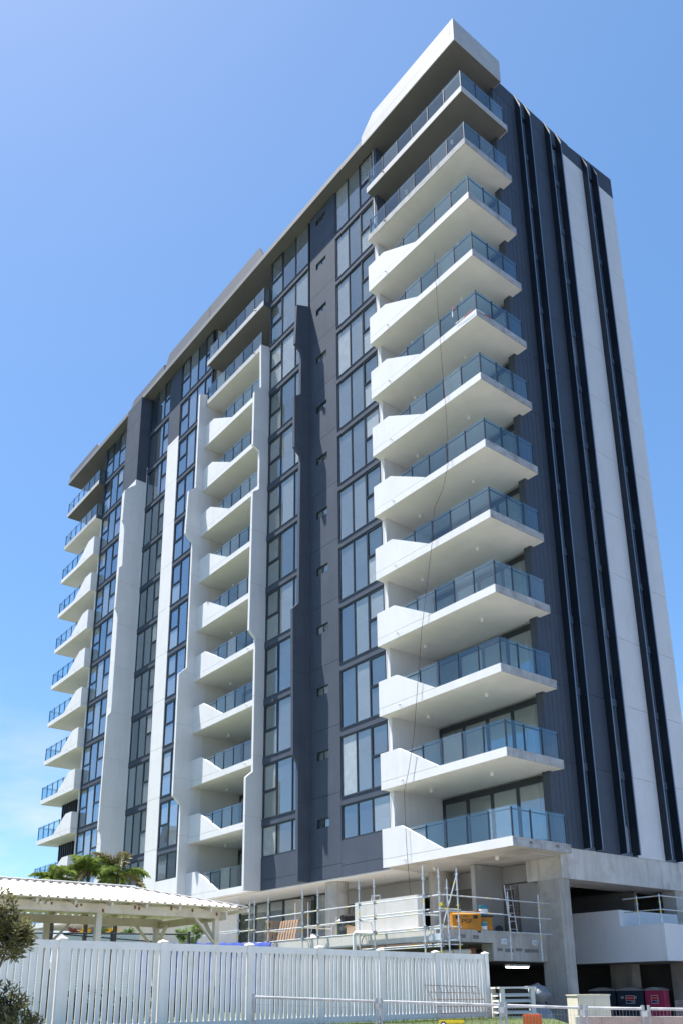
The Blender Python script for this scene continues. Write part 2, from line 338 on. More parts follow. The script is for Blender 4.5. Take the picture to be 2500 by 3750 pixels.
# --- stepped fins
def fin(x0, x1, steps, mat, back=0.0, joints=()):
    """steps: (z, y) from bottom to top along the front edge"""
    poly = [(back, steps[0][0])] + [(y, z) for z, y in steps] + [(back, steps[-1][0])]
    o = bp('fin', MB().prism(poly, 'x', x0, x1), mat)
    for L in LV[1:]:
        z = L+0.12
        if z > steps[-1][0]-0.3: continue
        for (za, ya), (zb, yb) in zip(steps, steps[1:]):
            if za <= z <= zb:
                yf = ya+(yb-ya)*(z-za)/max(zb-za, 1e-6)
                j = bp('panel_joint', MB().box(x1-0.01, x1+0.0025, yf+0.02, back-0.02 if back < 0 else -0.02, z-0.008, z+0.008).box(x0+0.004, x1-0.004, yf-0.0025, yf+0.02, z-0.008, z+0.008), GREYF if mat is WHITE else FRAME)
    return o
S, D = -0.61, -0.98
fin(-1.185, -1.004, [(6.46, -0.66), (11.82, -0.68), (12.15, -0.95), (19.38, -1.03), (19.75, -0.68), (28.05, S), (28.41, D), (31.42, -1.0), (31.75, S), (34.5, S), (34.78, D), (37.35, -0.88), (37.7, 0.0)], CHAR, 0.18)
S, D = -0.53, -0.95
fin(-5.15, -4.98, [(6.42, -0.93), (11.88, -0.95), (12.23, -0.55), (19.29, -0.56), (19.67, D), (27.78, -0.92), (28.09, S), (30.45, -0.53), (30.77, -0.97), (34.21, -0.95), (34.72, -0.52), (37.63, -0.58), (37.75, 0.05)], WHITE, 0.18)
S, D = -0.97, -1.46
fin(-11.67, -11.50, [(6.42, S), (11.62, S), (12.08, D), (19.1, D), (19.6, S), (27.6, S), (28.05, D), (30.95, -1.38), (31.35, -0.92), (38.15, -0.90), (38.3, -0.45)], WHITE, 0.18)
S, D = -1.40, -1.62
fin(-20.93, -20.745, [(6.42, S), (11.32, -1.46), (11.56, -1.68), (19.0, D), (19.3, S), (26.23, -1.42), (26.61, D), (29.55, -1.57), (29.78, -1.36), (32.97, -1.40), (33.24, -1.57), (35.6, -1.55), (36.3, -0.80), (36.75, -0.78)], WHITE, -0.3)
# white lining wall on the recess side of the mid fin
bp('recess_wall', MB().box(-11.69, -11.505, 0.18, 3.0, 6.46, 38.3), WHITE)
bp('recess_wall', MB().box(-11.69, -11.505, 0.18, 3.0, 38.3, 43.7), CHAR)
bp('recess_wall', MB().box(4.475, 4.65, 0.0, 3.0, 6.46, 37.6), WHITE)
bp('recess_wall', MB().box(4.475, 4.65, 0.0, 3.0, 37.6, 43.7), CHAR)
bp('recess_wall', MB().box(-5.16, -4.99, 0.19, 3.0, 6.46, 43.7), WHITE)
bp('recess_wall', MB().box(-28.75, -28.56, 0.0, 3.0, 6.46, 37.6), WHITE)
bp('recess_wall', MB().box(-28.75, -28.56, 0.0, 3.0, 37.6, 43.7), CHAR)
bp('end_wall', MB().box(-34.6, -34.3, 3.05, 12.0, 3.0, 43.7), WHITE)

# --- recess back walls with sliding doors (shared meshes)
def door_meshes(x0, x1, n):
    fr = MB(); y0, y1 = 2.70, 2.78
    fr.box(x0, x1, y0, y1, 2.50, 2.72).box(x0, x1, y0, y1, 0.0, 0.06).box(x0, x0+0.1, y0, y1, 0.06, 2.5).box(x1-0.1, x1, y0, y1, 0.06, 2.5)
    ps = []; wdt = (x1-x0-0.2)/n
    for i in range(n):
        a = x0+0.1+i*wdt; b = a+wdt
        if i: fr.box(a-0.06, a+0.06, y0-0.01, y1-0.01, 0.06, 2.5)
        ps.append(MB().box(a+(0.06 if i else 0), b-(0.06 if i < n-1 else 0), 2.735, 2.743, 0.06, 2.5).mesh('pane', WGLASS))
    return fr.mesh('sliding_door', FRAME), ps
DOORS = [door_meshes(4.68, 10.15, 4), door_meshes(-11.45, -7.3, 3), door_meshes(-33.5, -29.3, 3)]
for L in LV:
    for fm, ps in DOORS:
        o = link('sliding_door', fm, B, (0, 0, L), world=True)
        for m in ps: link('pane', m, o)
bp('recess_back_wall', MB().box(-7.3, -5.17, 2.7, 2.9, 6.5, 43.7), WHITE)
bp('recess_back_wall', MB().box(-34.3, -33.5, 2.7, 2.9, 6.5, 43.7), WHITE)
bp('recess_back_wall', MB().box(-29.3, -28.76, 2.7, 2.9, 6.5, 43.7), WHITE)
bp('living_room_wall', MB().box(4.65, 10.15, 4.35, 4.45, 6.5, 43.7), ROOMW)

# --- balconies
GLH = 1.07
def balcony(level, kind):
    k = level-1; L = LV[k]; p = (0, 0, L)
    if kind == 'corner': x0, x1, y1, mir = 4.43, 11.03, 2.63, False
    elif kind == 'mid': x0, x1, y1, mir = -11.50, -5.152, 2.70, False
    else: x0, x1, y1, mir = -35.05, -28.50, 2.70, True
    YF = -0.475 if kind == 'corner' else (-0.47 if kind == 'mid' else -0.50)
    if level == 12 and kind == 'mid': x0, x1 = -11.55, -4.99
    key = (kind, 12 if level == 12 else 11 if level == 11 else 1 if level == 1 else 0)
    if key not in BAL:
        d = {}
        full = level >= 11
        smat = SOFD if level == 12 else (CONCD if (level == 1 and kind == 'corner') else SOFW)
        d['slab'] = MB().box(x0, x1, YF+0.03, y1-0.004, -0.31, -0.008).mesh('balcony', smat)
        fm = WHITE if not full else (GREYF if kind != 'corner' or level == 12 else CONCEDGE)
        fm = {12: GREYF if kind == 'corner' else CHAR, 11: CONCEDGE if kind == 'corner' else CHAR}.get(level, WHITE)
        if kind != 'corner' and full: fm = GREYF
        d['fascia'] = [MB().box(x0, x1-0.0, YF, YF+0.028, -0.325, 0.0).mesh('fascia', fm)]
        if kind == 'corner':
            d['fascia'].append(MB().box(x1+0.001, x1+0.022, YF+0.002, y1, -0.322, 0.0).mesh('fascia', GREYF if level == 12 else CONCEDGE))
            d['fascia'].append(MB().box(10.5, x1, y1-0.003, y1+0.02, -0.322, 0.0).mesh('fascia', SOFW))
        elif kind == 'mid' and level == 12:
            d['fascia'].append(MB().box(x1+0.001, x1+0.02, YF+0.002, 0.0, -0.32, 0.0).mesh('fascia', CHAR))
        elif kind == 'left':
            d['fascia'].append(MB().box(x1+0.001, x1+0.02, YF+0.002, -0.013, -0.32, 0.0).mesh('fascia', CHAR if full else WHITE))
            d['fascia'].append(MB().box(x0-0.02, x0-0.001, YF+0.002, y1, -0.32, 0.0).mesh('fascia', GREYF if full else WHITE))
        if full: d['topping'] = MB().box(x0+0.03, x1-0.03, YF+0.05, y1, -0.007, 0.0).mesh('floor_topping', CONC)
        else: d['topping'] = MB().box(x0+0.16, x1-0.03, YF+0.05, y1, -0.007, 0.0).mesh('floor_topping', CONC)
        # solid upstand at the end away from the glass
        def X(t): return x0+t if not mir else x1-t
        if not full:
            pl = [(X(0), 0.014), (X(0), 1.19), (X(1.12), 1.19), (X(3.28), 0.014)]
            up = MB().prism(pl, 'y', YF, YF+0.15)
            a, b = sorted((X(0), X(0.15)))
            up.box(a, b, YF+0.15, -0.015, 0.014, 1.19)
            me = up.mesh('parapet', WHITE); flipfix(me); d['parapet'] = me
            d['reveal'] = MB().box(min(X(0.02), X(3.2)), max(X(0.02), X(3.2)), YF+0.02, YF+0.1, 0.0, 0.014).mesh('shadow_gap', GREYF)
        # glass: posts and panels along the front, and round the open end
        xa = X(0.13) if full else X(2.40); xb = X(6.55) if kind != 'mid' else x1-0.05
        if kind == 'mid' and not full: xa = -9.05
        n = {True: 6, False: 4}[full] if kind != 'mid' else (6 if full else 4)
        px = [xa+(xb-xa)*i/n for i in range(n+1)]
        yg = YF+0.09
        d['posts'] = []; d['glass'] = []; d['rail'] = []
        def post(x, y, zl=0.0): d['posts'].append(MB().box(x-0.02, x+0.02, y-0.03, y+0.03, zl, GLH-0.05).mesh('post', FRAME))
        for i, x in enumerate(px):
            zl = 0.0
            if not full and i == 0 and kind != 'mid': zl = 0.35
            post(x, yg, zl)
        for a, b in zip(px, px[1:]):
            lo, hi = sorted((a, b)); d['glass'].append(MB().box(lo+0.022, hi-0.022, yg-0.006, yg+0.006, 0.03, GLH).mesh('glass_panel', BGLASS))
        if not full:   # one more raked pane tucked behind the sloping upstand
            a0 = X(1.30) if kind != 'mid' else x0+1.3
            lo, hi = sorted((a0, xa))
            q = MB().prism([(a0, 1.0), (a0, GLH), (xa-(0.022 if not mir else -0.022), GLH), (xa-(0.022 if not mir else -0.022), 0.3)], 'y', yg+0.08, yg+0.092)
            me = q.mesh('glass_panel', BGLASS); flipfix(me); d['glass'].append(me)
            d['rail'].append(MB().box(lo, hi, yg+0.06, yg+0.085, GLH-0.13, GLH-0.09).mesh('hand_rail', FRAME))
        lo, hi = sorted((px[0], px[-1]))
        d['rail'].append(MB().box(lo, hi, yg+0.012, yg+0.05, GLH-0.13, GLH-0.09).mesh('hand_rail', FRAME))
        if kind != 'mid':
            xs = x1-0.06 if not mir else x0+0.06
            pys = [yg, 0.60, 1.58, 2.50]
            for a, b in zip(pys, pys[1:]):
                d['glass'].append(MB().box(xs-0.006, xs+0.006, a+0.022, b-0.022, 0.03, GLH).mesh('glass_panel', BGLASS))
                d['posts'].append(MB().box(xs-0.03, xs+0.03, b-0.02, b+0.02, 0, GLH-0.05).mesh('post', FRAME))
            d['rail'].append(MB().box(xs-0.05, xs-0.012, yg, 2.5, GLH-0.13, GLH-0.09).mesh('hand_rail', FRAME))
        if full or kind == 'mid':
            # short return at the closed end
            xr = x0+0.06 if not mir else x1-0.06
            if full and kind == 'mid' and level == 12:
                for xr in (x0+0.06, x1-0.06):
                    d['glass'].append(MB().box(xr-0.006, xr+0.006, yg+0.03, -0.04, 0.03, GLH).mesh('glass_panel', BGLASS)); d['posts'].append(MB().box(xr-0.02, xr+0.02, -0.05, -0.01, 0, GLH-0.05).mesh('post', FRAME))
            elif full:
                d['glass'].append(MB().box(xr-0.006, xr+0.006, yg+0.03, -0.04, 0.03, GLH).mesh('glass_panel', BGLASS)); d['posts'].append(MB().box(xr-0.02, xr+0.02, -0.05, -0.01, 0, GLH-0.05).mesh('post', FRAME))
        dl = {'corner': ((9.07, 0.92), (5.75, 1.03)), 'mid': ((-10.4, 1.25),), 'left': ((-30.2, 1.1),)}[kind]
        d['lights'] = []
        for lx, ly in dl:
            d['lights'].append(MB().cyl((lx, ly, -0.31), (lx, ly, -0.46), 0.07, 12).mesh('downlight', SOFW))
        sx = {'corner': X(1.3), 'mid': -5.8, 'left': X(1.6)}[kind]
        d['spout'] = MB().tube([(sx, YF+0.01, -0.13), (sx, YF-0.07, -0.13), (sx, YF-0.09, -0.17), (sx, YF-0.09, -0.21)], 0.022, 8).mesh('drain_spout', WHITE if not full else FRAME)
        if kind == 'corner' and 1 <= level <= 10:
            d['patch'] = [MB().box(x1+0.022, x1+0.026, a, a+0.17, -0.19, -0.1).mesh('patch', SOFD) for a in (0.35, 1.75)] if level <= 4 else []
        BAL[key] = d
    d = BAL[key]
    o = link('balcony', d['slab'], B, p, world=True)
    for nm in ('fascia', 'posts', 'glass', 'rail', 'lights', 'patch'):
        if nm == 'patch' and level > 4: continue
        for m in d.get(nm, []): link(m.name.split('.')[0], m, o)
    for nm in ('topping', 'parapet', 'reveal', 'spout'):
        if nm in d: link(d[nm].name.split('.')[0], d[nm], o)
    return o
BAL = {}
for lev in range(12, 0, -1):
    for kind in ('corner', 'mid', 'left'): balcony(lev, kind)
# dark vertical louvres below the lowest balconies at the far end
for L in LV[:3]:
    for i in range(7): bp('louvre_blade', MB().box(-34.2+i*0.42, -34.12+i*0.42, 0.9, 1.15, L+0.0, L+2.78), FRAME)

# --- roof
YR = -0.62
bp('roof', MB().box(-35.2, 10.44, YR+0.03, 12.3, 43.752, 44.02), SOFD)
bp('roof_fascia', MB().box(-35.2, 4.30, YR, YR+0.028, 43.735, 44.06), ROOFF)
bp('roof_fascia', MB().box(-35.222, -35.201, YR+0.002, 12.3, 43.735, 44.06), GREYF)
bp('canopy', MB().box(4.30, 10.93, YR+0.05, 2.56, 43.74, 43.751), SOFD)
bp('canopy_fascia', MB().box(4.302, 10.955, YR-0.002, YR+0.045, 43.72, 44.24), GREYF)
bp('canopy_fascia', MB().box(10.932, 10.957, YR+0.046, 2.58, 43.72, 44.24), GREYF)
bp('canopy_fascia', MB().box(10.45, 10.93, 2.561, 2.58, 43.72, 44.24), GREYF)
bp('roof_upstand', MB().prism([(4.25, 44.255), (5.2, 45.08), (10.70, 45.08), (10.70, 44.255)], 'y', YR, YR+0.15), GREYF)
bp('roof_upstand', MB().box(10.715, 10.955, YR, YR+0.15, 44.255, 45.08), GREYF)
bp('roof_upstand', MB().box(10.80, 10.955, YR+0.152, 2.58, 44.255, 45.08), GREYF)
for x0, x1, zt, sl, sr in ((-35.2, -28.9, 44.72, 0, 0.6), (-23.3, -17.8, 44.72, 0.6, 0.0), (-17.78, -5.0, 45.15, 0.7, 0.5)):
    bp('roof_upstand', MB().prism([(x0, 44.07), (x0+sl, zt), (x1-sr, zt), (x1, 44.07)], 'y', YR+0.10, YR+0.25), UPST)
bp('roof_upstand', MB().box(-11.4, -11.385, YR+0.09, YR+0.2, 44.07, 45.13), CHAR)

# --- side elevation: panels, cladding boards, window slots with fin pairs
XR = 10.5
SLOTS = [(4.12, 4.90), (6.42, 7.33), (9.50, 10.40)]
seg = [(4.12-0.3, 4.12, CHARD), (4.90, 6.42, CHARD), (7.33, 7.58, CHARD), (7.58, 9.50, WHITE), (10.40, 12.25, WHITE)]
zj = [6.76]+[L+0.19 for L in LV[1:]]+[43.55]
for y0, y1, m in seg:
    for a, b in zip(zj, zj[1:]): bp('wall_panel', MB().box(XR-0.2, XR, y0+0.004, y1-0.004, a+0.008, b-0.008), m)
    bp('joint_backing', MB().box(XR-0.12, XR-0.03, y0+0.01, y1-0.01, 6.8, 43.5), GREYF if m is WHITE else FRAME)
bw = (3.82-2.45)/5
for i in range(5):
    for a, b in zip(zj, zj[1:]):
        bp('cladding_board', MB().box(XR-0.2, XR-0.004 if i else XR, 2.45+i*bw+0.008, 2.45+(i+1)*bw-0.008, a+0.006, b-0.006), CHARD)
bp('cladding_return', MB().box(10.16, XR-0.2, 2.46, 2.66, 6.76, 43.7), CHARD)
bp('joint_backing', MB().box(XR-0.15, XR-0.03, 2.47, 3.8, 6.8, 43.5), FRAME)
bp('parapet_band', MB().box(XR-0.2, XR+0.002, 2.45, 8.40, 43.56, 44.30), CHAR)
bp('parapet_band', MB().prism([(8.402, 43.56), (12.25, 43.56), (12.25, 44.62), (8.402, 44.32)], 'x', XR-0.2, XR+0.002), CHAR)
bp('parapet_cap', MB().box(XR-0.22, XR+0.003, 2.45, 8.40, 44.305, 44.55), CHAR)
bp('parapet_cap', MB().prism([(8.402, 44.33), (12.25, 44.63), (12.25, 44.93), (8.402, 44.5)], 'x', XR-0.22, XR+0.003), CHAR)
for y0, y1 in SLOTS:
    for yf in (y0, y1-0.045):
        bp('sun_fin', MB().prism([(XR-0.1, 6.80), (XR+0.30, 6.80), (XR+0.30, 43.75), (XR+0.004, 44.62), (XR-0.1, 44.62)], 'y', yf, yf+0.045), FINM)
        bp('fin_trim', MB().box(XR+0.30, XR+0.312, yf-0.012, yf+0.057, 6.79, 43.72), TRIM)
    for a, b in zip(zj, zj[1:]):
        f = MB().box(XR-0.16, XR-0.02, y0+0.05, y1-0.05, a-0.16, a+0.16)
        f.box(XR-0.14, XR-0.06, y0+0.05, y0+0.12, a+0.16, b-0.16).box(XR-0.14, XR-0.06, y1-0.12, y1-0.05, a+0.16, b-0.16).box(XR-0.14, XR-0.06, y0+0.12, y1-0.12, a+1.2, a+1.25)
        o = bp('window', f, TRIM)
        link('pane', MB().box(XR-0.105, XR-0.097, y0+0.12, y1-0.12, a+0.16, a+1.2).mesh('pane', WGLASS), o)
        link('pane', MB().box(XR-0.105, XR-0.097, y0+0.12, y1-0.12, a+1.25, b-0.16).mesh('pane', WGLASS), o)
bp('end_wall', MB().box(9.9, 10.29, 12.0, 12.25, 6.76, 43.6), WHITE)
bp('corridor_wall', MB().box(9.6, 9.7, 2.9, 12.0, 6.8, 43.6), DARKR)
bp('dark_lining', MB().box(10.2, 10.29, 2.66, 12.0, 6.78, 43.5).box(10.1, 10.2, 2.9, 3.0, 6.78, 43.5), FRAME)

# --- transfer level: soffit, beams, columns
bp('soffit', MB().box(-28.4, 10.3, 0.02, 12.0, 6.42, 6.455), CONCD)
bp('soffit', MB().box(-28.4, 4.4, 0.015, 2.6, 6.40, 6.418), SOFW)
bp('transfer_beam', MB().box(8.88, XR-0.002, 2.70, 12.6, 5.63, 6.415).box(XR-0.6, XR-0.002, 2.70, 12.6, 6.415, 6.755), CONCL)
bp('column', MB().prism([(9.40, 2.66), (10.36, 2.66), (10.46, 2.76), (10.46, 3.12), (9.40, 3.12)], 'z', -0.4, 5.628), CONC)
bp('column', MB().box(9.85, 10.45, 10.0, 11.0, -0.4, 5.628), CONC)
for cx, cy, r in ((-0.05, 0.75, 0.50), (4.75, 2.3, 0.46), (-2.9, 4.2, 0.4), (-10.4, 3.4, 0.4)):
    bp('round_column', MB().cyl((cx, cy, 3.6), (cx, cy, 6.42), r, 28), CONC, smooth=False)
bp('column', MB().box(-5.45, -4.85, 2.3, 2.9, 3.6, 6.2), CONC)
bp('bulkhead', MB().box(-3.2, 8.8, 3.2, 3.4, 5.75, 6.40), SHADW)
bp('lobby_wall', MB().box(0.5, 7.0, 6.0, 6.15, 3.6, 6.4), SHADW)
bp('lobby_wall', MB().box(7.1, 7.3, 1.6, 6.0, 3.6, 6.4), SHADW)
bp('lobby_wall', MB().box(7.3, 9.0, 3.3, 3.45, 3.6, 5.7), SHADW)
sf = MB()
xs = [-11.6, -10.0, -8.7, -7.35, -6.05, -4.6, -3.2]
for x in xs: sf.box(x-0.07, x+0.07, 2.95, 3.1, 3.6, 6.36)
sf.box(-11.6, -3.2, 2.95, 3.1, 6.36, 6.42).box(-11.6, -3.2, 2.95, 3.1, 3.6, 3.7)
o = bp('shopfront', sf, FRAME)
for a, b in zip(xs, xs[1:]): link('pane', MB().box(a+0.07, b-0.07, 3.0, 3.01, 3.7, 6.36).mesh('pane', WGLASS), o)
bp('lobby_wall', MB().box(-28, -3.0, 6.0, 6.1, 3.6, 6.4), ROOMW)
bp('lobby_wall', MB().box(-28, -11.7, 2.9, 3.05, 3.6, 6.4), SOFW)

# --- podium terrace
bp('terrace_deck', MB().box(-30, 9.58, -2.68, 2.68, 3.34, 3.66).box(-30, 8.2, 2.68, 12.0, 3.34, 3.66), CONC)
bp('terrace_upstand', MB().box(-30, 8.35, -2.72, -2.52, 3.36, 3.76), OFFW)
bp('terrace_upstand', MB().box(8.352, 9.55, -2.72, -2.52, 3.34, 3.75), OFFW)
bp('terrace_upstand', MB().box(9.40, 9.62, -2.70, 2.655, 3.34, 3.745), CONC)
bp('edge_beam', MB().box(9.1, 9.615, -0.18, 2.65, 2.76, 3.338), CONC)
bp('formwork_edge', MB().box(5.5, 9.3, -2.74, -2.60, 3.26, 3.335), surf('formwork_ply', (0.22, 0.15, 0.10), 0.8, 0.2, 2))
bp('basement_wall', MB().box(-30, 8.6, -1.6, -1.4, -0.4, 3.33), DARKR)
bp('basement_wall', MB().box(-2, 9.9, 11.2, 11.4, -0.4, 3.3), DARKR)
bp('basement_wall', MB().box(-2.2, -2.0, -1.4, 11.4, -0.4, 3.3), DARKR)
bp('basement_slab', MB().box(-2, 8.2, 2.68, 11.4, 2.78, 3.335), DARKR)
bp('basement_pier', MB().box(7.7, 8.7, 9.0, 9.6, -0.4, 2.78), CONC)
planter = MB().box(5.07, 8.40, -2.45, -2.15, 3.77, 4.93)
bp('planter_wall', planter, OFFW)
# ramp walls at the side
bp('ramp_wall', MB().box(8.3, 10.43, 6.0, 6.25, 2.76, 4.67).box(10.43, 12.25, 6.0, 6.25, 2.76, 4.06), WHITE)
bp('ramp_wall', MB().box(12.0, 12.25, 6.252, 16.0, 2.76, 4.06), WHITE)
bp('ramp_wall', MB().box(10.2, 10.43, 6.252, 12.0, 3.4, 4.665), WHITE)
bp('ramp_slab', MB().box(8.3, 11.998, 6.252, 16.0, 2.78, 3.1), CONC)
bp('stair_core', MB().box(4.0, 9.5, 8.5, 8.7, 3.4, 5.6), DARKR)
bp('level_wall', MB().box(-28, 9.0, 11.5, 11.7, 3.5, 6.4), DARKR)
# soffit services: loose conduit tails and drain pipe under the terrace
for x, y in ((3.2, 0.6), (4.6, 1.2), (5.9, 1.0), (6.3, 1.6), (-3.2, 1.2), (-5.8, 1.0), (7.9, 1.2)):
    pts = [(x+0.05*math.sin(t*1.3+x), y, 6.42-0.07*t) for t in range(6)] + [(x+0.12, y+0.03, 6.22), (x+0.05, y, 6.30)]
    bp('conduit_tail', MB().tube(pts, 0.008, 5), GREYF)

# ================================================================== FLUORESCENT LAMP IN THE CAR PARK
lampm, _n, _l, _b = newmat('lit_tube'); _b.inputs['Emission Color'].default_value = (0.95, 1.0, 0.97, 1); _b.inputs['Emission Strength'].default_value = 6
t = thing('ceiling_batten_light', 'lit white fluorescent batten light under the dark car park ceiling', 'light', (8.0, 2.85, 2.62))
part('housing', MB().box(-0.06, 0.06, -0.66, 0.66, 0.03, 0.10), SOFW, t)
part('tube', MB().cyl((0, -0.62, 0), (0, 0.62, 0), 0.022, 8), lampm, t)

# ================================================================== WHITE PICKET FENCE
FP = [(13.40, -20.74), (13.33, -18.56), (13.25, -16.39), (13.18, -14.22), (13.04, -12.01), (12.80, -9.88), (12.53, -7.71), (12.26, -5.48), (12.26, -3.49)]
F = thing('picket_fence', 'long white vinyl picket fence with capped posts in front of the gazebo', 'fence', (12.9, -11, 1.06))
def fp(name, mb, mat=VINYL): return part(name, mb, mat, F, world=True)
postm = MB().box(-0.068, 0.068, -0.068, 0.068, 0.9, 2.82)
postm.add([(-0.085,-0.085,2.82),(0.085,-0.085,2.82),(0.085,0.085,2.82),(-0.085,0.085,2.82),(-0.085,-0.085,2.845),(0.085,-0.085,2.845),(0.085,0.085,2.845),(-0.085,0.085,2.845),(0,0,2.885)],
          [(0,3,2,1),(0,1,5,4),(1,2,6,5),(2,3,7,6),(3,0,4,7),(4,5,8),(5,6,8),(6,7,8),(7,4,8)])
postme = flipfix(postm.mesh('post', VINYL))
slatme = MB().box(-0.048, 0.048, -0.0125, 0.0125, 1.235, 2.675).mesh('slat', VINYL)
for i, (x, y) in enumerate(FP):
    link('post', postme, F, (x, y, 0), (0, 0, 0.05), world=True)
    if i:
        a = Vector((FP[i-1][0], FP[i-1][1], 0)); b = Vector((x, y, 0)); d = (b-a); Ln = d.length; d.normalize()
        fp('rail', MB().beam(a+d*0.06+Vector((0,0,2.735)), b-d*0.06+Vector((0,0,2.735)), 0.05, 0.15))
        fp('rail', MB().beam(a+d*0.06+Vector((0,0,1.17)), b-d*0.06+Vector((0,0,1.17)), 0.05, 0.15))
        n = 15; ang = math.atan2(d.y, d.x)
        for j in range(n):
            p = a+d*(0.068+(Ln-0.136)*(j+0.5)/n)
            link('slat', slatme, F, (p.x, p.y, random.uniform(-0.004, 0.004)), (random.uniform(-0.004, 0.004), 0, ang+random.uniform(-0.01, 0.01)), world=True)

# ================================================================== GAZEBO
G = thing('gazebo', 'weathered cream timber gazebo with a white corrugated roof behind the picket fence', 'gazebo', (10.0, -15.5, 1.06))
def gp(name, mb, mat=OLDW): return part(name, mb, mat, G, world=True)
XF, XB, YE = 11.6, 8.5, -12.05
for y in (YE, -15.0, -17.95):
    for x in (XF, XB): gp('post', MB().box(x-0.062, x+0.062, y-0.062, y+0.062, 1.0, 3.60))
for x in (XF, XB):
    gp('beam', MB().box(x+0.064, x+0.105, -21.0, YE+0.14, 3.505, 3.70)); gp('beam', MB().box(x-0.105, x-0.064, -21.0, YE+0.14, 3.505, 3.70))
for y in (YE, -17.95):
    gp('beam', MB().box(XB-0.35, XF+0.35, y+0.064, y+0.10, 3.46, 3.64))
for x in (XF, XB):
    for y, s in ((YE, -1), (-15.0, 1), (-15.0, -1)):
        if y == -15.0 and x == XF: continue
        gp('knee_brace', MB().beam((x, y+s*0.05, 2.95), (x, y+s*0.62, 3.56), 0.045, 0.09, (1, 0, 0)))
for y in (YE,):
    gp('knee_brace', MB().beam((XF-0.05, y, 2.95), (XF-0.62, y, 3.56), 0.045, 0.09, (0, 1, 0)))
    gp('knee_brace', MB().beam((XB+0.05, y, 2.95), (XB+0.62, y, 3.56), 0.045, 0.09, (0, 1, 0)))
ZE, ZR, XRDG = 3.755, 4.29, 10.05
XE0, XE1, YEV, YRG = 12.03, 8.07, -11.45, -13.6
def zroof(x): return ZE+(ZR-ZE)*(1-abs(x-XRDG)/(XE0-XRDG))
for i in range(11):
    y = -12.4-0.82*i
    for s, xe in ((1, XE0), (-1, XE1)):
        xt = XRDG if y < YRG else XRDG+(xe-XRDG)*(y-YRG)/(YEV-YRG)
        gp('rafter', MB().beam((xe-0.05*s, y, zroof(xe)-0.09), (xt, y, zroof(xt)-0.09), 0.045, 0.10))
for xx in (11.95, 11.1, 10.5): gp('batten', MB().box(xx-0.03, xx+0.03, -21, YEV-(12.03-xx)*1.05, zroof(xx)-0.045, zroof(xx)-0.012))
# corrugated sheets, each 0.76 m of trapezoid ribs running up the slope
def sheet(y0, s, xe):
    m = MB(); step = 0.19; z0 = 0
    for j in range(4):
        ya = y0+j*step
        prof = [(ya, 0), (ya+0.115, 0), (ya+0.13, 0.032), (ya+0.175, 0.032), (ya+step, 0)]
        for (a, za), (b, zb) in zip(prof, prof[1:]):
            def top(y): return XRDG if y < YRG else XRDG+(xe-XRDG)*(y-YRG)/(YEV-YRG)
            if a >= YEV: continue
            b2 = min(b, YEV); ta, tb = top(a), top(b2)
            vs = [(xe, a, ZE+za), (xe, b2, ZE+zb), (tb, b2, zroof(tb)+zb), (ta, a, zroof(ta)+za)]
            vs += [(x, y, z-0.006) for x, y, z in vs]
            m.add(vs, [(0,1,2,3), (7,6,5,4), (0,4,5,1), (1,5,6,2), (2,6,7,3), (3,7,4,0)])
    return m
y = -21.0
while y < YEV-0.05:
    for s, xe in ((1, XE0), (-1, XE1)): gp('roof_sheet', sheet(y, s, xe), TIN)
    y += 0.76
# hip end
m = MB(); n = 21
for j in range(n):
    xa = XE1+(XE0-XE1)*j/n; xb = XE1+(XE0-XE1)*(j+1)/n
    for u0, u1, z0, z1 in ((0, 0.62, 0, 0), (0.62, 0.7, 0, 0.03), (0.7, 0.92, 0.03, 0.03), (0.92, 1, 0.03, 0)):
        a = xa+(xb-xa)*u0; b = xa+(xb-xa)*u1
        def yt(x): return YEV-(YEV-YRG)*(1-abs(x-XRDG)/(XE0-XRDG))
        m.add([(a, YEV, ZE+z0), (b, YEV, ZE+z1), (b, yt(b), zroof(b)+z1), (a, yt(a), zroof(a)+z0)], [(0, 1, 2, 3)])
gp('roof_sheet', m, TIN)
for s, xe in ((1, XE0), (-1, XE1)): gp('ridge_cap', MB().beam((xe, YEV, ZE+0.03), (XRDG, YRG, ZR+0.035), 0.26, 0.018), TIN)
gp('ridge_cap', MB().beam((XRDG, YRG+0.1, ZR+0.035), (XRDG, -21, ZR+0.035), 0.3, 0.02), TIN)
gp('gutter', MB().box(XE0-0.9, XE0+0.02, YEV, YEV+0.04, ZE-0.10, ZE-0.02), TIN)
for y, z in ((-16.1, 3.66), (-15.55, 3.63), (-15.45, 3.66), (-14.95, 3.55), (-14.2, 3.66), (-14.1, 3.64), (-13.3, 3.67), (-12.75, 3.66), (-12.1, 3.6)):
    gp('rusty_bracket', MB().box(XF+0.105, XF+0.115, y-0.02, y+0.02, z-0.035, z+0.04), RUST)
gp('conduit', MB().tube([(XF+0.14, -18.0, 3.685), (XF+0.14, -16.0, 3.69), (XF+0.14, -15.2, 3.68)], 0.014, 6), OLDW)
for y in (-16.35, -16.2): gp('flood_light', MB().cyl((XF+0.11, y, 3.66), (XF+0.2, y, 3.64), 0.045, 12), OLDW)

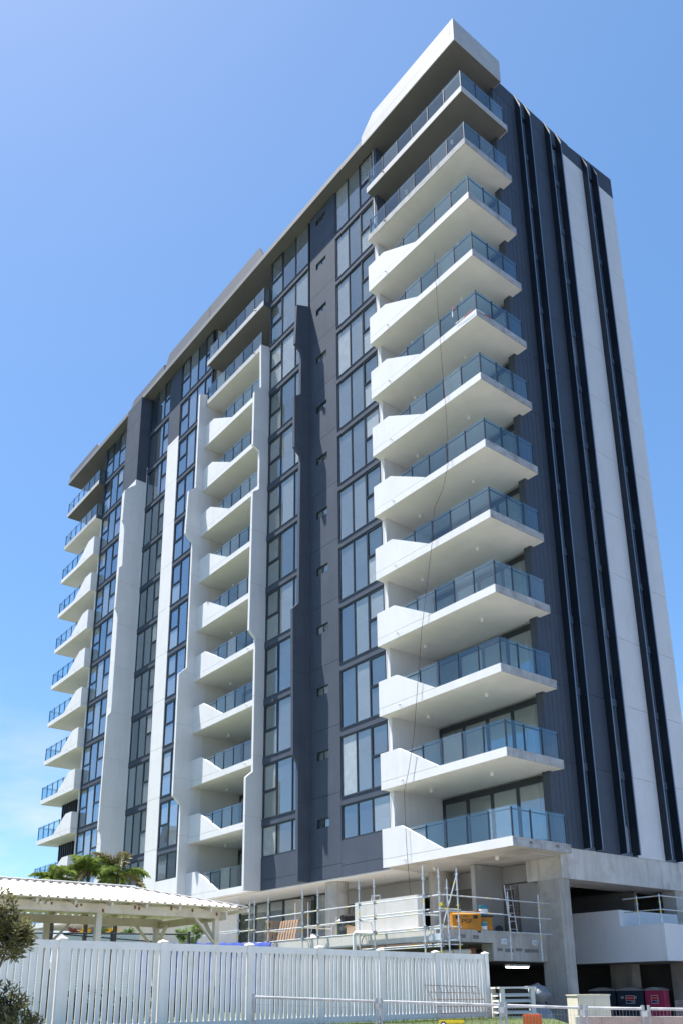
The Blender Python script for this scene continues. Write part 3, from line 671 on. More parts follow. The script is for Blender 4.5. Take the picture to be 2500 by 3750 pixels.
# ================================================================== SCAFFOLDS
TAPE = YTAPE
def standard(parent, x, y, z0, z1):
    m = MB().cyl((x, y, z0), (x, y, z1-0.25), 0.024, 8).cyl((x, y, z1-0.25), (x, y, z1), 0.019, 8)
    z = z0+0.25
    while z < z1-0.1:
        m.cyl((x, y, z), (x, y, z+0.015), 0.06, 8); z += 0.5
    o = part('standard', m, GALV, parent, world=True)
    zt = z0+0.6+random.random()*0.3
    while zt < z1-0.4:
        part('tape_band', MB().cyl((x, y, zt), (x, y, zt+0.09), 0.0255, 8), TAPE, o, world=False) if False else None
        zt += 0.7+random.random()*0.5
    for zt in (z0+(z1-z0)*random.uniform(0.3, 0.45), z0+(z1-z0)*random.uniform(0.6, 0.8)):
        b = part('tape_band', MB().cyl((x, y, zt), (x, y, zt+0.10), 0.0255, 8), TAPE, o)
        b.matrix_parent_inverse = Matrix.Identity(4)
    return o
def ledger(parent, p, q):
    p = Vector(p); q = Vector(q)
    o = part('ledger', MB().cyl(p, q, 0.022, 8), GALV, parent, world=True)
    L = (q-p).length
    if L > 0.8:
        for t in (random.uniform(0.15, 0.3), random.uniform(0.6, 0.85)):
            a = p.lerp(q, t); b = p.lerp(q, t+0.07/L); part('tape_band', MB().cyl(a, b, 0.0235, 8), TAPE, o)
    return o
SC = thing('scaffold', 'galvanised tube scaffold guarding the podium terrace edge', 'scaffold', (4, -2.95, 1.0))
YS = -2.95
SX = [(-5.6, 5.3), (-2.12, 5.72), (-1.06, 5.60), (-0.86, 5.70), (0.16, 5.60), (2.52, 5.73), (3.50, 5.60), (5.93, 5.72), (6.75, 5.60), (9.22, 5.73), (9.36, 5.74)]
for x, zt in SX: standard(SC, x, YS-(0.12 if x in (9.36, -1.06) else 0), 1.06, zt)
standard(SC, 9.95, -2.95, 1.06, 5.62); standard(SC, 10.08, -2.72, 1.2, 5.25); standard(SC, 9.98, -2.15, 1.2, 5.66)
standard(SC, 9.95, 0.33, 2.75, 5.04); standard(SC, 9.95, 1.93, 2.75, 5.04)
for x, y in ((9.95, 0.33), (9.95, 1.93)):
    part('wall_bracket', MB().box(9.62, 9.66, y-0.14, y+0.14, 3.30, 3.50).box(9.66, 9.95, y-0.03, y+0.03, 3.38, 3.44), GALV, SC, world=True)
for xa, xb, z in ((-1.55, 2.52, 4.74), (2.52, 5.93, 4.75), (5.93, 9.95, 4.755), (-2.6, -0.86, 4.30), (-0.86, 2.52, 4.20), (2.52, 5.93, 4.21), (5.93, 9.95, 4.23), (5.93, 9.36, 4.33), (-5.6, -2.1, 4.36), (-5.6, -2.1, 4.28),
                  (-5.6, -0.86, 3.80), (-0.86, 2.52, 3.765), (2.52, 5.93, 3.765), (5.93, 9.95, 3.70), (5.93, 9.95, 3.78), (5.93, 9.95, 3.22), (6.0, 9.95, 3.16)):
    ledger(SC, (xa-0.06, YS+0.045, z), (xb+0.06, YS+0.045, z))
for ya, yb, z in ((-2.95, 0.33, 4.76), (0.33, 2.45, 4.75), (-2.95, 0.33, 4.26), (0.33, 2.45, 4.21), (0.33, 2.45, 3.68), (-2.95, -2.1, 3.77), (-2.95, -2.1, 3.22), (-2.95, -2.1, 4.32)):
    ledger(SC, (9.99, ya-0.05, z), (9.99, yb+0.05, z))
ledger(SC, (9.72, -2.86, 3.25), (10.20, -2.35, 5.45))
bd = MB()
for i in range(3): bd.box(9.35, 10.02, -2.86+i*0.24, -2.64+i*0.24, 3.30+i*0.02, 3.345+i*0.02)
part('plank', bd, GALV, SC, world=True)
part('plank', MB().box(9.37, 9.99, -2.92, -2.88, 3.35, 3.56), GALV, SC, world=True)
standard(SC, -5.6, -2.1, 1.06, 5.2)
for x, zt in ((0.35, 5.35), (1.25, 5.3), (-1.6, 5.2), (3.1, 4.6)): standard(SC, x, -1.75, DK if False else 3.66, zt)
for x in (0.16, 2.52, 5.93, 9.22):
    for z in (4.18, 3.70): ledger(SC, (x+0.04, YS-0.1, z), (x+0.04, -2.35 if x > 5 else -1.6, z))
for x, zt in SX:
    for z in (4.75, 4.22, 3.76):
        if z < zt: part('coupler', MB().cyl((x, YS+0.01, z-0.035), (x, YS+0.01, z+0.035), 0.042, 8).box(x-0.03, x+0.03, YS+0.01, YS+0.085, z-0.03, z+0.03), GALV2, SC, world=True)
S2 = thing('scaffold', 'tube guard rail scaffold standing on the white ramp wall at right', 'scaffold', (12, 6.1, 4.06))
for x, y, z1 in ((11.18, 6.1, 5.13), (12.12, 6.1, 5.12), (12.12, 8.0, 5.7), (12.12, 10.5, 5.5)): standard(S2, x, y, 4.07, z1)
for z in (5.05, 4.56): ledger(S2, (10.55, 6.13, z), (12.2, 6.13, z)); ledger(S2, (12.15, 6.0, z), (12.15, 10.6, z))

# blue screen and chain link behind the gazebo
BLUE = surf('blue_mesh_cloth', (0.02, 0.05, 0.26), 0.7, 0.3, 3.0, 0.6, 6)
sc = MB(); nx, nzz = 60, 6
vs = []; fs = []
for i in range(nx+1):
    for j in range(nzz+1):
        vs.append((-14+14.65*i/nx, -3.12+0.05*math.sin(i*0.9)*math.sin(j*1.1+i*0.3), 1.1+(2.66+0.62*(1-i/nx)**1.0)*j/nzz-(0.06*abs(math.sin(i*0.7)) if j == nzz else 0)))
for i in range(nx):
    for j in range(nzz): fs.append((i*(nzz+1)+j, (i+1)*(nzz+1)+j, (i+1)*(nzz+1)+j+1, i*(nzz+1)+j+1))
sc.add(vs, fs)
o = part('shade_cloth_screen', sc, BLUE, smooth=True); sm = o.modifiers.new('thick', 'SOLIDIFY'); sm.thickness = 0.004
tag(o, 'blue shade cloth screen tied along the terrace edge', 'screen')
CL = thing('chain_link_fence', 'black chain link fence seen under the gazebo roof', 'fence', (4.2, -12.3, 1.06))
A0, A1 = Vector((2.7, -15.9, 0)), Vector((5.3, -9.3, 0)); dd = A1-A0
for i in range(4):
    p = A0+dd*i/3; part('post', MB().cyl((p.x, p.y, 1.0), (p.x, p.y, 3.66), 0.03, 8), FRAME, CL, world=True)
part('rail', MB().cyl((A0.x, A0.y, 3.58), (A1.x, A1.y, 3.58), 0.022, 8), FRAME, CL, world=True)
part('brace', MB().cyl((3.9, -12.8, 3.55), (4.9, -10.3, 3.35), 0.02, 8), FRAME, CL, world=True)
wm = MB(); L = dd.length; du = dd.normalized()
s = -2.5
while s < L:
    for sg in (1, -1):
        a0, z0, a1, z1 = (s, 1.1, s+2.5, 3.6) if sg > 0 else (s, 3.6, s+2.5, 1.1)
        lo, hi = max(a0, 0), min(a1, L)
        if hi > lo:
            k = (z1-z0)/(a1-a0); p = A0+du*lo; q = A0+du*hi
            wm.cyl((p.x, p.y, z0+(lo-a0)*k), (q.x, q.y, z0+(hi-a0)*k), 0.0028, 3)
    s += 0.085
o = part('chain_mesh', wm, FRAME, CL, world=True); o['kind'] = 'stuff'

# ================================================================== THINGS ON THE TERRACE
DK = 3.66
YEL = surf('site_box_orange', (0.42, 0.17, 0.012), 0.5, 0.18, 2.5, 0.1, 30, dirt=(0.25, 0.12, 0.04), dscale=4, damt=0.6)
BLK = surf('black_paint', (0.02, 0.02, 0.022), 0.5)
t = thing('site_tool_box', 'orange steel tool box with black lettering on the terrace edge', 'tool box', (9.15, -0.98, DK), R(-38))
part('body', MB().prism([(-0.52, 0.05), (0.36, 0.05), (0.36, 0.60), (0.26, 0.68), (-0.52, 0.68)], 'y', -0.48, 0.48), YEL, t)
part('foot', MB().box(-0.45, -0.33, -0.46, 0.46, 0, 0.05).box(0.2, 0.32, -0.46, 0.46, 0, 0.05), BLK, t)
part('lid_edge', MB().box(-0.53, 0.28, -0.49, 0.49, 0.682, 0.71), YEL, t)
for yy in (-0.30, 0.30): part('handle', MB().box(0.361, 0.375, yy-0.07, yy+0.07, 0.45, 0.56), BLK, t)
text('lettering', 'PSF', 0.20, BLK, t, (0.364, 0.0, 0.36), (R(90), 0, R(90)), sx=1.3)
text('lettering', 'LOGIC', 0.06, BLK, t, (0.364, -0.02, 0.53), (R(90), 0, R(90)))
t = thing('site_tool_box', 'dark orange open bin right beside the lettered tool box', 'bin', (9.1, -0.08, DK), R(-38))
part('body', MB().box(-0.4, 0.3, -0.28, 0.28, 0, 0.55), YEL, t); part('rim', MB().box(-0.42, 0.32, -0.32, 0.32, 0.552, 0.60), BLK, t)
CY = surf('turquoise_plastic', (0.03, 0.22, 0.30), 0.4, 0.1, 6)
def bucket(label, loc, tilt=0.0, mat=CY, r=0.16, h=0.34):
    t = thing('bucket', label, 'bucket', loc); t.rotation_euler = (tilt, 0, 0.4)
    part('body', MB().cyl((0, 0, 0), (0, 0, h), r*0.85, 20, r), mat, t)
    part('label_band', MB().cyl((0, 0, h*0.35), (0, 0, h*0.7), r*0.93, 20, r*0.975), SOFW, t)
    part('rim', MB().cyl((0, 0, h), (0, 0, h+0.025), r*1.06, 20), mat, t)
bucket('turquoise paint bucket leaning in front of the orange boxes', (9.42, -0.42, DK+0.0), 0.10)
bucket('blue bucket standing upright on top of the dark orange bin', (9.1, 0.0, DK+0.605), 0.0)
t = thing('bucket', 'white plastic tub lying on its side near the corner column', 'bucket', (9.25, 0.55, DK+0.13)); t.rotation_euler = (R(80), 0, 0.9)
part('body', MB().cyl((0, 0, -0.15), (0, 0, 0.15), 0.11, 18, 0.13), SOFW, t); part('rim', MB().cyl((0, 0, 0.15), (0, 0, 0.17), 0.14, 18), BLK, t)
NET = surf('brown_netting', (0.10, 0.075, 0.055), 0.9, 0.3, 5)
t = thing('netting_roll', 'tall dark roll of netting leaning beside the concrete corner column', 'netting', (9.1, 1.5, DK))
nm = MB()
for i in range(26):
    a = i/26*2*math.pi; nm.cyl((0.20*math.cos(a), 0.38*math.sin(a), 0), (0.16*math.cos(a+0.1), 0.34*math.sin(a+0.1), 1.75), 0.006, 4)
for j in range(36):
    z = j*0.05; pts = [(0.20*math.cos(a*0.42), 0.38*math.sin(a*0.42), z+0.01*math.sin(a*3)) for a in range(16)]; nm.tube(pts, 0.006, 4)
part('net', nm, NET, t)
part('core', MB().cyl((0, 0, 0), (-0.03, 0.05, 1.6), 0.13, 12, 0.10), NET, t)
# ladder, trestle, drum, pallet
ALU = surf('dusty_aluminium', (0.55, 0.54, 0.52), 0.5, 0.15, 3, metal=0.4)
def ladder(label, loc, rz, h=1.6):
    t = thing('step_ladder', label, 'ladder', loc, rz)
    for s in (-1, 1):
        part('stile', MB().beam((0.30*s, -0.35, 0), (0.16*s, 0, h), 0.04, 0.06), ALU, t); part('stile', MB().beam((0.28*s, 0.35, 0), (0.15*s, 0.02, h), 0.03, 0.04), ALU, t)
    for i in range(1, 6):
        k = i/6; wd = 0.30-0.14*k; part('tread', MB().box(-wd, wd, -0.35*(1-k)-0.05, -0.35*(1-k)+0.05, h*k-0.015, h*k+0.015), ALU, t)
    part('top_cap', MB().box(-0.19, 0.19, -0.06, 0.08, h, h+0.04), ALU, t)
ladder('pale step ladder standing behind the white planter wall', (4.7, -1.1, DK), 0.35, 1.62)
t = thing('trestle', 'low aluminium trestle behind the scaffold rails, left of the round column', 'trestle', (2.7, -2.05, DK))
part('plank', MB().box(-0.75, 0.75, -0.13, 0.13, 0.62, 0.66), ALU, t)
for s in (-1, 1):
    for q in (-1, 1): part('leg', MB().beam((0.62*s, 0.10*q, 0.62), (0.70*s, 0.20*q, 0), 0.03, 0.03), ALU, t)
DRM = surf('black_drum_plastic', (0.035, 0.05, 0.05), 0.45, 0.3, 4, dirt=(0.4, 0.4, 0.38), dscale=5, damt=0.4)
t = thing('rubbish_drum', 'dark plastic rubbish drum overflowing with wrapping beside the round column', 'drum', (4.15, -2.15, DK))
part('barrel', MB().cyl((0, 0, 0), (0, 0, 0.62), 0.30, 24, 0.33), DRM, t); part('rim', MB().cyl((0, 0, 0.62), (0, 0, 0.66), 0.345, 24), DRM, t)
def blob(name, parent, mat, c, rad, seed, sq=(1, 1, 1), amp=0.25, div=3):
    import bmesh
    rnd = random.Random(seed); bm = bmesh.new(); bmesh.ops.create_icosphere(bm, subdivisions=div, radius=1)
    ph = [rnd.uniform(0, 6) for _ in range(9)]
    for v in bm.verts:
        n = v.co.copy(); k = 1+amp*(math.sin(n.x*4+ph[0])*math.sin(n.y*5+ph[1])+0.5*math.sin(n.z*9+ph[2])*math.sin(n.x*8+ph[3])+0.35*math.sin(n.y*15+ph[4])*math.sin(n.z*13+ph[5]))
        v.co = Vector((n.x*rad*sq[0], n.y*rad*sq[1], n.z*rad*sq[2]))*k+Vector(c)
    me = bpy.data.meshes.new(name); bm.to_mesh(me); bm.free(); me.materials.append(mat); me.polygons.foreach_set('use_smooth', [True]*len(me.polygons))
    return link(name, me, parent)
PLAST = surf('white_plastic_film', (0.62, 0.62, 0.63), 0.35, 0.2, 4, spec=0.5)
blob('wrapping', t, PLAST, (-0.12, 0, 0.68), 0.24, 3, (1, 1, 0.45)); 
part('hose_coil', MB().cyl((0.12, -0.25, 0.76), (0.16, 0.22, 0.80), 0.14, 18), BLK, t)
t = thing('cardboard_box', 'tan cardboard carton between the drum and the planter wall', 'box', (4.75, -2.25, DK), 0.2)
part('carton', MB().box(-0.2, 0.2, -0.18, 0.18, 0, 0.45), surf('cardboard', (0.45, 0.33, 0.22), 0.9, 0.1, 3), t); part('flap', MB().obox((-0.27, 0, 0.47), (1, 0, 0.5), (0, 1, 0), (-0.5, 0, 1), 0.08, 0.17, 0.004), MATS['cardboard'], t)
WOOD = surf('pallet_timber', (0.33, 0.23, 0.16), 0.85, 0.25, 4, 0.2, 30)
t = thing('pallet', 'timber pallet leaning upright behind the left scaffold bay', 'pallet', (0.35, -2.2, DK)); t.rotation_euler = (R(-14), 0, 0.05)
for i in range(7): part('board', MB().box(-0.58+i*0.175, -0.47+i*0.175, -0.07, -0.05, 0, 1.0), WOOD, t)
for z in (0.03, 0.46, 0.90): part('bearer', MB().box(-0.58, 0.58, -0.049, 0.04, z, z+0.09), WOOD, t)
t = thing('pallet', 'timber pallet turned edge-on left of the leaning pallet', 'pallet', (-0.5, -2.25, DK)); t.rotation_euler = (0, R(6), R(80))
for i in range(5): part('board', MB().box(-0.42+i*0.18, -0.31+i*0.18, -0.07, -0.05, 0, 1.0), WOOD, t)
for z in (0.03, 0.46, 0.90): part('bearer', MB().box(-0.42, 0.42, -0.049, 0.04, z, z+0.09), WOOD, t)
t = thing('drain_pipe', 'bent white drain pipe rising over the terrace upstand', 'pipe', (6.0, -3.1, 1.06))
part('pipe', MB().tube([(-0.12, -0.05, 0), (-0.12, -0.05, 2.62), (-0.08, -0.05, 2.70), (0.02, -0.05, 2.74), (0.85, -0.02, 2.66)], 0.062, 14), SOFW, t, smooth=False)
part('collar', MB().cyl((-0.12, -0.05, 2.0), (-0.12, -0.05, 2.08), 0.07, 14), SOFW, t)
t = thing('drain_pipe', 'thick cream drain pipe hanging below the terrace slab', 'pipe', (8.6, -1.9, 2.98))
part('pipe', MB().tube([(-2.6, -0.2, -0.12), (0.5, -0.2, 0.02), (0.62, 0.15, 0.05), (0.66, 1.1, 0.09)], 0.085, 14), OLDW, t)
part('collar', MB().cyl((0.645, 0.95, 0.086), (0.652, 1.12, 0.09), 0.13, 14), RUST, t)
for i, (x, y) in enumerate(((9.3, -2.2), (9.75, -2.35))):
    t = thing('starter_bar', ('thin steel starter bar with yellow cap left of the corner scaffold', 'thin steel starter bar with yellow cap inside the corner scaffold')[i], 'bar', (x, y, DK))
    part('bar', MB().cyl((0, 0, 0), (0, 0, 0.85), 0.01, 6), RUST, t); part('cap', MB().cyl((0, 0, 0.84), (0, 0, 0.95), 0.045, 10), YTAPE, t)
t = thing('timber_offcut', 'long timber board leaning against the round column in shade', 'board', (5.2, 1.5, DK)); part('board', MB().beam((0, 0, 0), (0.35, 0.3, 2.2), 0.16, 0.03), GREYF, t)

# repair patches on the bare terrace edge
PAT = surf('mortar_patch', (0.19, 0.185, 0.18), 0.9, 0.3, 6)
for y0, y1, z0, z1 in ((-1.78, -1.50, 3.46, 3.58), (-1.15, -0.86, 3.45, 3.57), (0.02, 0.28, 3.08, 3.18), (0.40, 0.85, 3.05, 3.17), (0.95, 1.30, 3.09, 3.19), (1.42, 2.15, 3.06, 3.18)):
    bp('mortar_patch', MB().box(9.61, 9.6235, y0, y1, z0, z1), PAT)
t = thing('access_ladder', 'narrow tube ladder propped in front of the netting roll', 'ladder', (9.35, 1.25, DK)); t.rotation_euler = (R(-6), 0, R(90))
for xx in (-0.17, 0.17): part('stile', MB().cyl((xx, 0, 0), (xx, 0, 1.75), 0.018, 8), GALV, t)
for i in range(6): part('rung', MB().cyl((-0.17, 0, 0.2+i*0.28), (0.17, 0, 0.2+i*0.28), 0.013, 6), GALV, t)
t = thing('timber_stack', 'low stack of grey formwork boards on the terrace behind the corner scaffold', 'boards', (7.9, -1.5, DK), 0.3)
for i in range(5): part('board', MB().box(-0.9+0.04*(i % 3), 0.9-0.05*(i % 2), -0.15, 0.15, i*0.05, i*0.05+0.042), WOOD if i % 2 else GREYF, t)
for i, (x, y, lab) in enumerate(((8.75, 0.9, 'grey cement bag slumped left of the netting roll'), (2.05, -2.0, 'pale cement bag beside the trestle'))):
    t = thing('cement_bag', lab, 'bag', (x, y, DK)); blob('sack', t, OFFW if i else PAT, (0, 0, 0.17), 0.24, 60+i, (1.1, 0.8, 0.75), 0.10)
t = thing('site_cable', 'black site cable looped over the scaffold rails beside the bent pipe', 'cable', (6.1, -3.0, 3.6))
part('cable', MB().tube([(6.10, -3.02, 3.35), (6.16, -3.03, 3.55), (6.35, -3.04, 3.72), (6.62, -3.03, 3.80), (6.86, -3.02, 3.79)], 0.012, 6), BLK, t, world=True)

# rope down the balconies
ROPE = surf('red_rope', (0.10, 0.03, 0.03), 0.9)
rp = [(8.93, -0.50, 33.0), (8.95, -0.56, 32.4), (8.99, -0.57, 30.3), (9.06, -0.57, 27.5), (9.15, -0.57, 24.7), (9.17, -0.57, 23.2), (9.11, -0.57, 22.1), (8.80, -0.57, 21.2), (8.23, -0.57, 20.5), (8.0, -0.57, 19.0), (7.62, -0.57, 17.3), (7.23, -0.57, 15.6), (6.86, -0.57, 13.3), (6.53, -0.57, 11.2), (6.15, -0.57, 9.9), (5.89, -0.57, 9.2), (5.90, -0.57, 8.0), (5.93, -0.57, 6.85), (6.05, -0.57, 5.2)]
o = part('rope', MB().tube(rp, 0.010, 5), ROPE); tag(o, 'thin dark red rope hanging down over the corner balconies', 'rope')
RW = surf('hazard_red', (0.6, 0.04, 0.03), 0.6)
t = thing('hazard_tape', 'red and white hazard tape trailing round a balcony corner', 'tape', (10.0, -0.5, LV[7]))
for i, (a, b) in enumerate((((9.75, -0.49, 28.95), (9.74, -0.49, 29.25)), ((9.74, -0.49, 29.25), (9.80, -0.49, 29.5)), ((9.9, -0.51, 28.5), (10.4, -0.52, 28.46)), ((10.4, -0.52, 28.46), (10.9, -0.53, 28.5)), ((11.07, -0.4, 28.4), (11.07, 0.0, 28.42)), ((11.07, 0.0, 28.42), (11.07, 0.4, 28.43)))):
    part('strip', MB().beam(a, b, 0.004, 0.035), RW if i % 2 else SOFW, t, world=True)

# ================================================================== STREET SIDE THINGS
def frame_on(corner, az):  return corner, az
def ground_z(x): 
    for (xa, za), (xb, zb) in zip(prof_l, prof_l[1:]):
        if xa <= x <= xb: return za+(zb-za)*(x-xa)/(xb-xa)
    return 1.06 if x < prof_l[0][0] else -0.34
prof_l = [(14.35, 1.06), (15.2, 0.86), (16.3, 0.1), (16.9, -0.34)]
# louvred enclosure at the end of the picket fence
LOUV = surf('louvre_cream', (0.70, 0.69, 0.64), 0.6, 0.06, 2)
t = thing('louvre_enclosure', 'white louvred enclosure box at the right end of the picket fence', 'enclosure', (12.74, -3.39, -0.3), R(56.5))
H = 2.2
for x, y in ((0, 0), (0.87, 0), (0, 1.0), (0.87, 1.0)): part('corner_post', MB().box(x-0.06, x+0.06, y-0.06, y+0.06, 0, H-0.05), LOUV, t)
part('top', MB().box(-0.10, 0.97, -0.10, 1.10, H-0.05, H), LOUV, t)
for i in range(13):
    z = 0.12+i*0.155
    part('louvre', MB().obox((0.435, 0.0, z), (1, 0, 0), (0, 1, 0.75), (0, -0.75, 1), 0.375, 0.065, 0.008), LOUV, t)
    part('louvre', MB().obox((0.0, 0.5, z), (0, 1, 0), (1, 0, 0.75), (-0.75, 0, 1), 0.44, 0.065, 0.008), LOUV, t)
part('inner_box', MB().box(0.09, 0.78, 0.09, 0.92, 0.02, H-0.06), BLK, t)
# cream meter cabinet
CRM = surf('cream_cabinet', (0.62, 0.58, 0.47), 0.55, 0.05, 1.5, dirt=(0.5, 0.42, 0.28), dscale=1.2, damt=0.3)
t = thing('meter_cabinet', 'plain cream metal cabinet in front of the concrete corner column', 'cabinet', (15.53, -3.68, -0.35), R(57))
part('body', MB().box(0, 0.85, 0, 0.8, 0, 2.0), CRM, t)
part('lid', MB().box(-0.02, 0.87, -0.02, 0.82, 2.0, 2.03), CRM, t)
part('door', MB().box(0.02, 0.415, -0.012, -0.001, 0.08, 1.95), CRM, t); part('door', MB().box(0.43, 0.83, -0.012, -0.001, 0.08, 1.95), CRM, t)
part('handle', MB().box(0.36, 0.39, -0.03, -0.012, 0.95, 1.1), GALV, t)
# portable toilets
NAVY = surf('navy_plastic', (0.012, 0.028, 0.06), 0.4, 0.15, 1.5); PINK = surf('pink_plastic', (0.45, 0.02, 0.09), 0.4, 0.12, 1.5); RED = surf('sign_red', (0.5, 0.015, 0.02), 0.5); GRY = surf('grey_plastic', (0.3, 0.31, 0.33), 0.5); SW = surf('sign_white', (0.8, 0.8, 0.8), 0.5); BLUED = surf('sign_navy', (0.02, 0.03, 0.12), 0.5)
def loo(label, s, wd, mat):
    t = thing('portable_toilet', label, 'toilet', (8.1+(s-0.45)*math.cos(R(22)), 7.6+(s-0.45)*math.sin(R(22)), -0.35), R(22), 'portable toilets in a row under the ramp')
    h = 2.1; part('cabin', MB().box(-wd/2+0.01, wd/2-0.01, 0.02, 1.1, 0, h), mat, t)
    rp = [(-wd/2-0.03, h), (wd/2+0.03, h)] + [(wd/2+0.03-(wd+0.06)*i/8, h+0.02+0.11*math.sin(math.pi*i/8)) for i in range(9)]
    part('roof', MB().prism(rp, 'y', -0.05, 1.15), GRY, t)
    d = part('door', MB().box(-wd/2+0.10, wd/2-0.10, -0.01, 0.018, 0.1, h-0.15), mat, t)
    part('ledge', MB().box(-wd/2+0.14, wd/2-0.14, -0.03, -0.011, 1.42, 1.47).box(-wd/2+0.14, wd/2-0.14, -0.03, -0.011, 0.85, 0.9), mat, t)
    for i in range(3): part('vent', MB().box(-wd/2+0.16+i*(wd-0.3)/3, -wd/2+0.16+i*(wd-0.3)/3+0.12, -0.016, -0.0105, h-0.30, h-0.2), GRY if mat is NAVY else mat, t)
    b = 0.34 if wd > 0.8 else 0.26
    part('sign_plate', MB().box(-b/2, b/2, -0.022, -0.0105, 1.62, 1.92), SW, t)
    part('sign_band', MB().box(-b/2+0.012, b/2-0.012, -0.026, -0.022, 1.74, 1.905), RED, t)
    part('sign_band', MB().box(-b/2+0.012, b/2-0.012, -0.026, -0.022, 1.635, 1.73), BLUED, t)
    text('lettering', 'KENNARDS', b*0.185, SW, t, (0, -0.028, 1.82), (R(90), 0, 0), sx=0.9); text('lettering', 'HIRE', b*0.17, SW, t, (b*0.25, -0.028, 1.682), (R(90), 0, 0))
    part('latch', MB().box(wd/2-0.2, wd/2-0.16, -0.03, -0.01, 1.0, 1.15), GRY, t)
loo('navy portable toilet at the left of the row, half behind the cream cabinet', 0.53, 1.03, NAVY)
loo('navy portable toilet in the middle of the row', 1.60, 1.03, NAVY)
loo('pink portable toilet at the right of the row', 2.52, 0.72, PINK)
# notice on the far column
t = thing('notice_board', 'white notice with red lettering on the far concrete column', 'sign', (10.22, 9.985, 1.17))
part('plate', MB().box(-0.36, 0.36, -0.012, 0, -0.5, 0.2), SW, t)
RT = surf('notice_red', (0.45, 0.02, 0.06), 0.6)
for i, s in enumerate(('SYSTEM', 'TESTED TO', '1700KPA', 'HYDRANT', 'BOOSTER')): text('lettering', s, 0.10, RT, t, (0, -0.015, 0.12-i*0.115-(0.04 if i > 2 else 0)), (R(90), 0, 0))
# wrapped pile, orange barrier, block wall
t = thing('wrapped_bulk_bag', 'grey plastic-wrapped bulk bag behind the louvred enclosure', 'bag', (10.5, 0.7, -0.35))
part('pallet_base', MB().box(-0.5, 0.5, -0.5, 0.5, 0, 0.14), WOOD, t)
blob('bag', t, surf('bulk_bag', (0.24, 0.27, 0.30), 0.6, 0.25, 3), (0, 0, 1.0), 0.62, 11, (1, 1, 1.35), 0.06); blob('wrap', t, surf('grey_wrap', (0.22, 0.23, 0.24), 0.4, 0.3, 3), (0.02, 0, 2.02), 0.50, 5, (1, 1, 0.6), 0.18)
ORG = surf('orange_plastic', (0.62, 0.13, 0.02), 0.45, 0.06, 2)
t = thing('traffic_barrier', 'bright orange plastic barrier behind the temporary fence', 'barrier', (15.95, -6.0, -0.35), R(40))
part('body', MB().prism([(-0.22, 0), (0.22, 0), (0.10, 0.5), (0.08, 1.58), (-0.08, 1.58), (-0.10, 0.5)], 'x', -0.22, 0.22), ORG, t); part('cap', MB().box(-0.2, 0.2, -0.06, 0.06, 1.58, 1.61), ORG, t)
part('slot', MB().box(-0.12, 0.12, 0.08, 0.11, 0.9, 1.3), BLK, t)
BRK = surf('pink_block', (0.36, 0.27, 0.24), 0.9, 0.2, 3, 0.3, 30)
t = thing('block_wall', 'low pinkish block wall behind the temporary fence at right', 'wall', (19.6, -5.3, -0.35), R(33))
bl = MB().box(-0.195, 0.195, -0.095, 0.095, 0, 0.19).mesh('block', BRK)
for r_ in range(8):
    for c_ in range(12): link('block', bl, t, (-2.2+c_*0.4+(0.2 if r_ % 2 else 0), 0, r_*0.2))
part('mortar', MB().box(-2.35, 2.55, -0.085, 0.085, 0, 1.59), CONC, t)
# leaning reinforcing mesh
t = thing('reinforcing_mesh', 'rusty reinforcing mesh sheet leaning on the right end of the picket fence', 'mesh', (12.9, -5.2, 1.0))
ta, tb, ba, bb = Vector((12.42, -6.08, 1.98)), Vector((12.42, -4.11, 1.93)), Vector((13.25, -6.25, 1.0)), Vector((13.25, -4.25, 0.98))
for i in range(9): part('bar', MB().cyl(ta.lerp(tb, i/8), ba.lerp(bb, i/8), 0.006, 5), RUST, t, world=True)
for i in range(6): part('bar', MB().cyl(ta.lerp(ba, i/5.5+0.02), tb.lerp(bb, i/5.5+0.02), 0.006, 5), RUST, t, world=True)
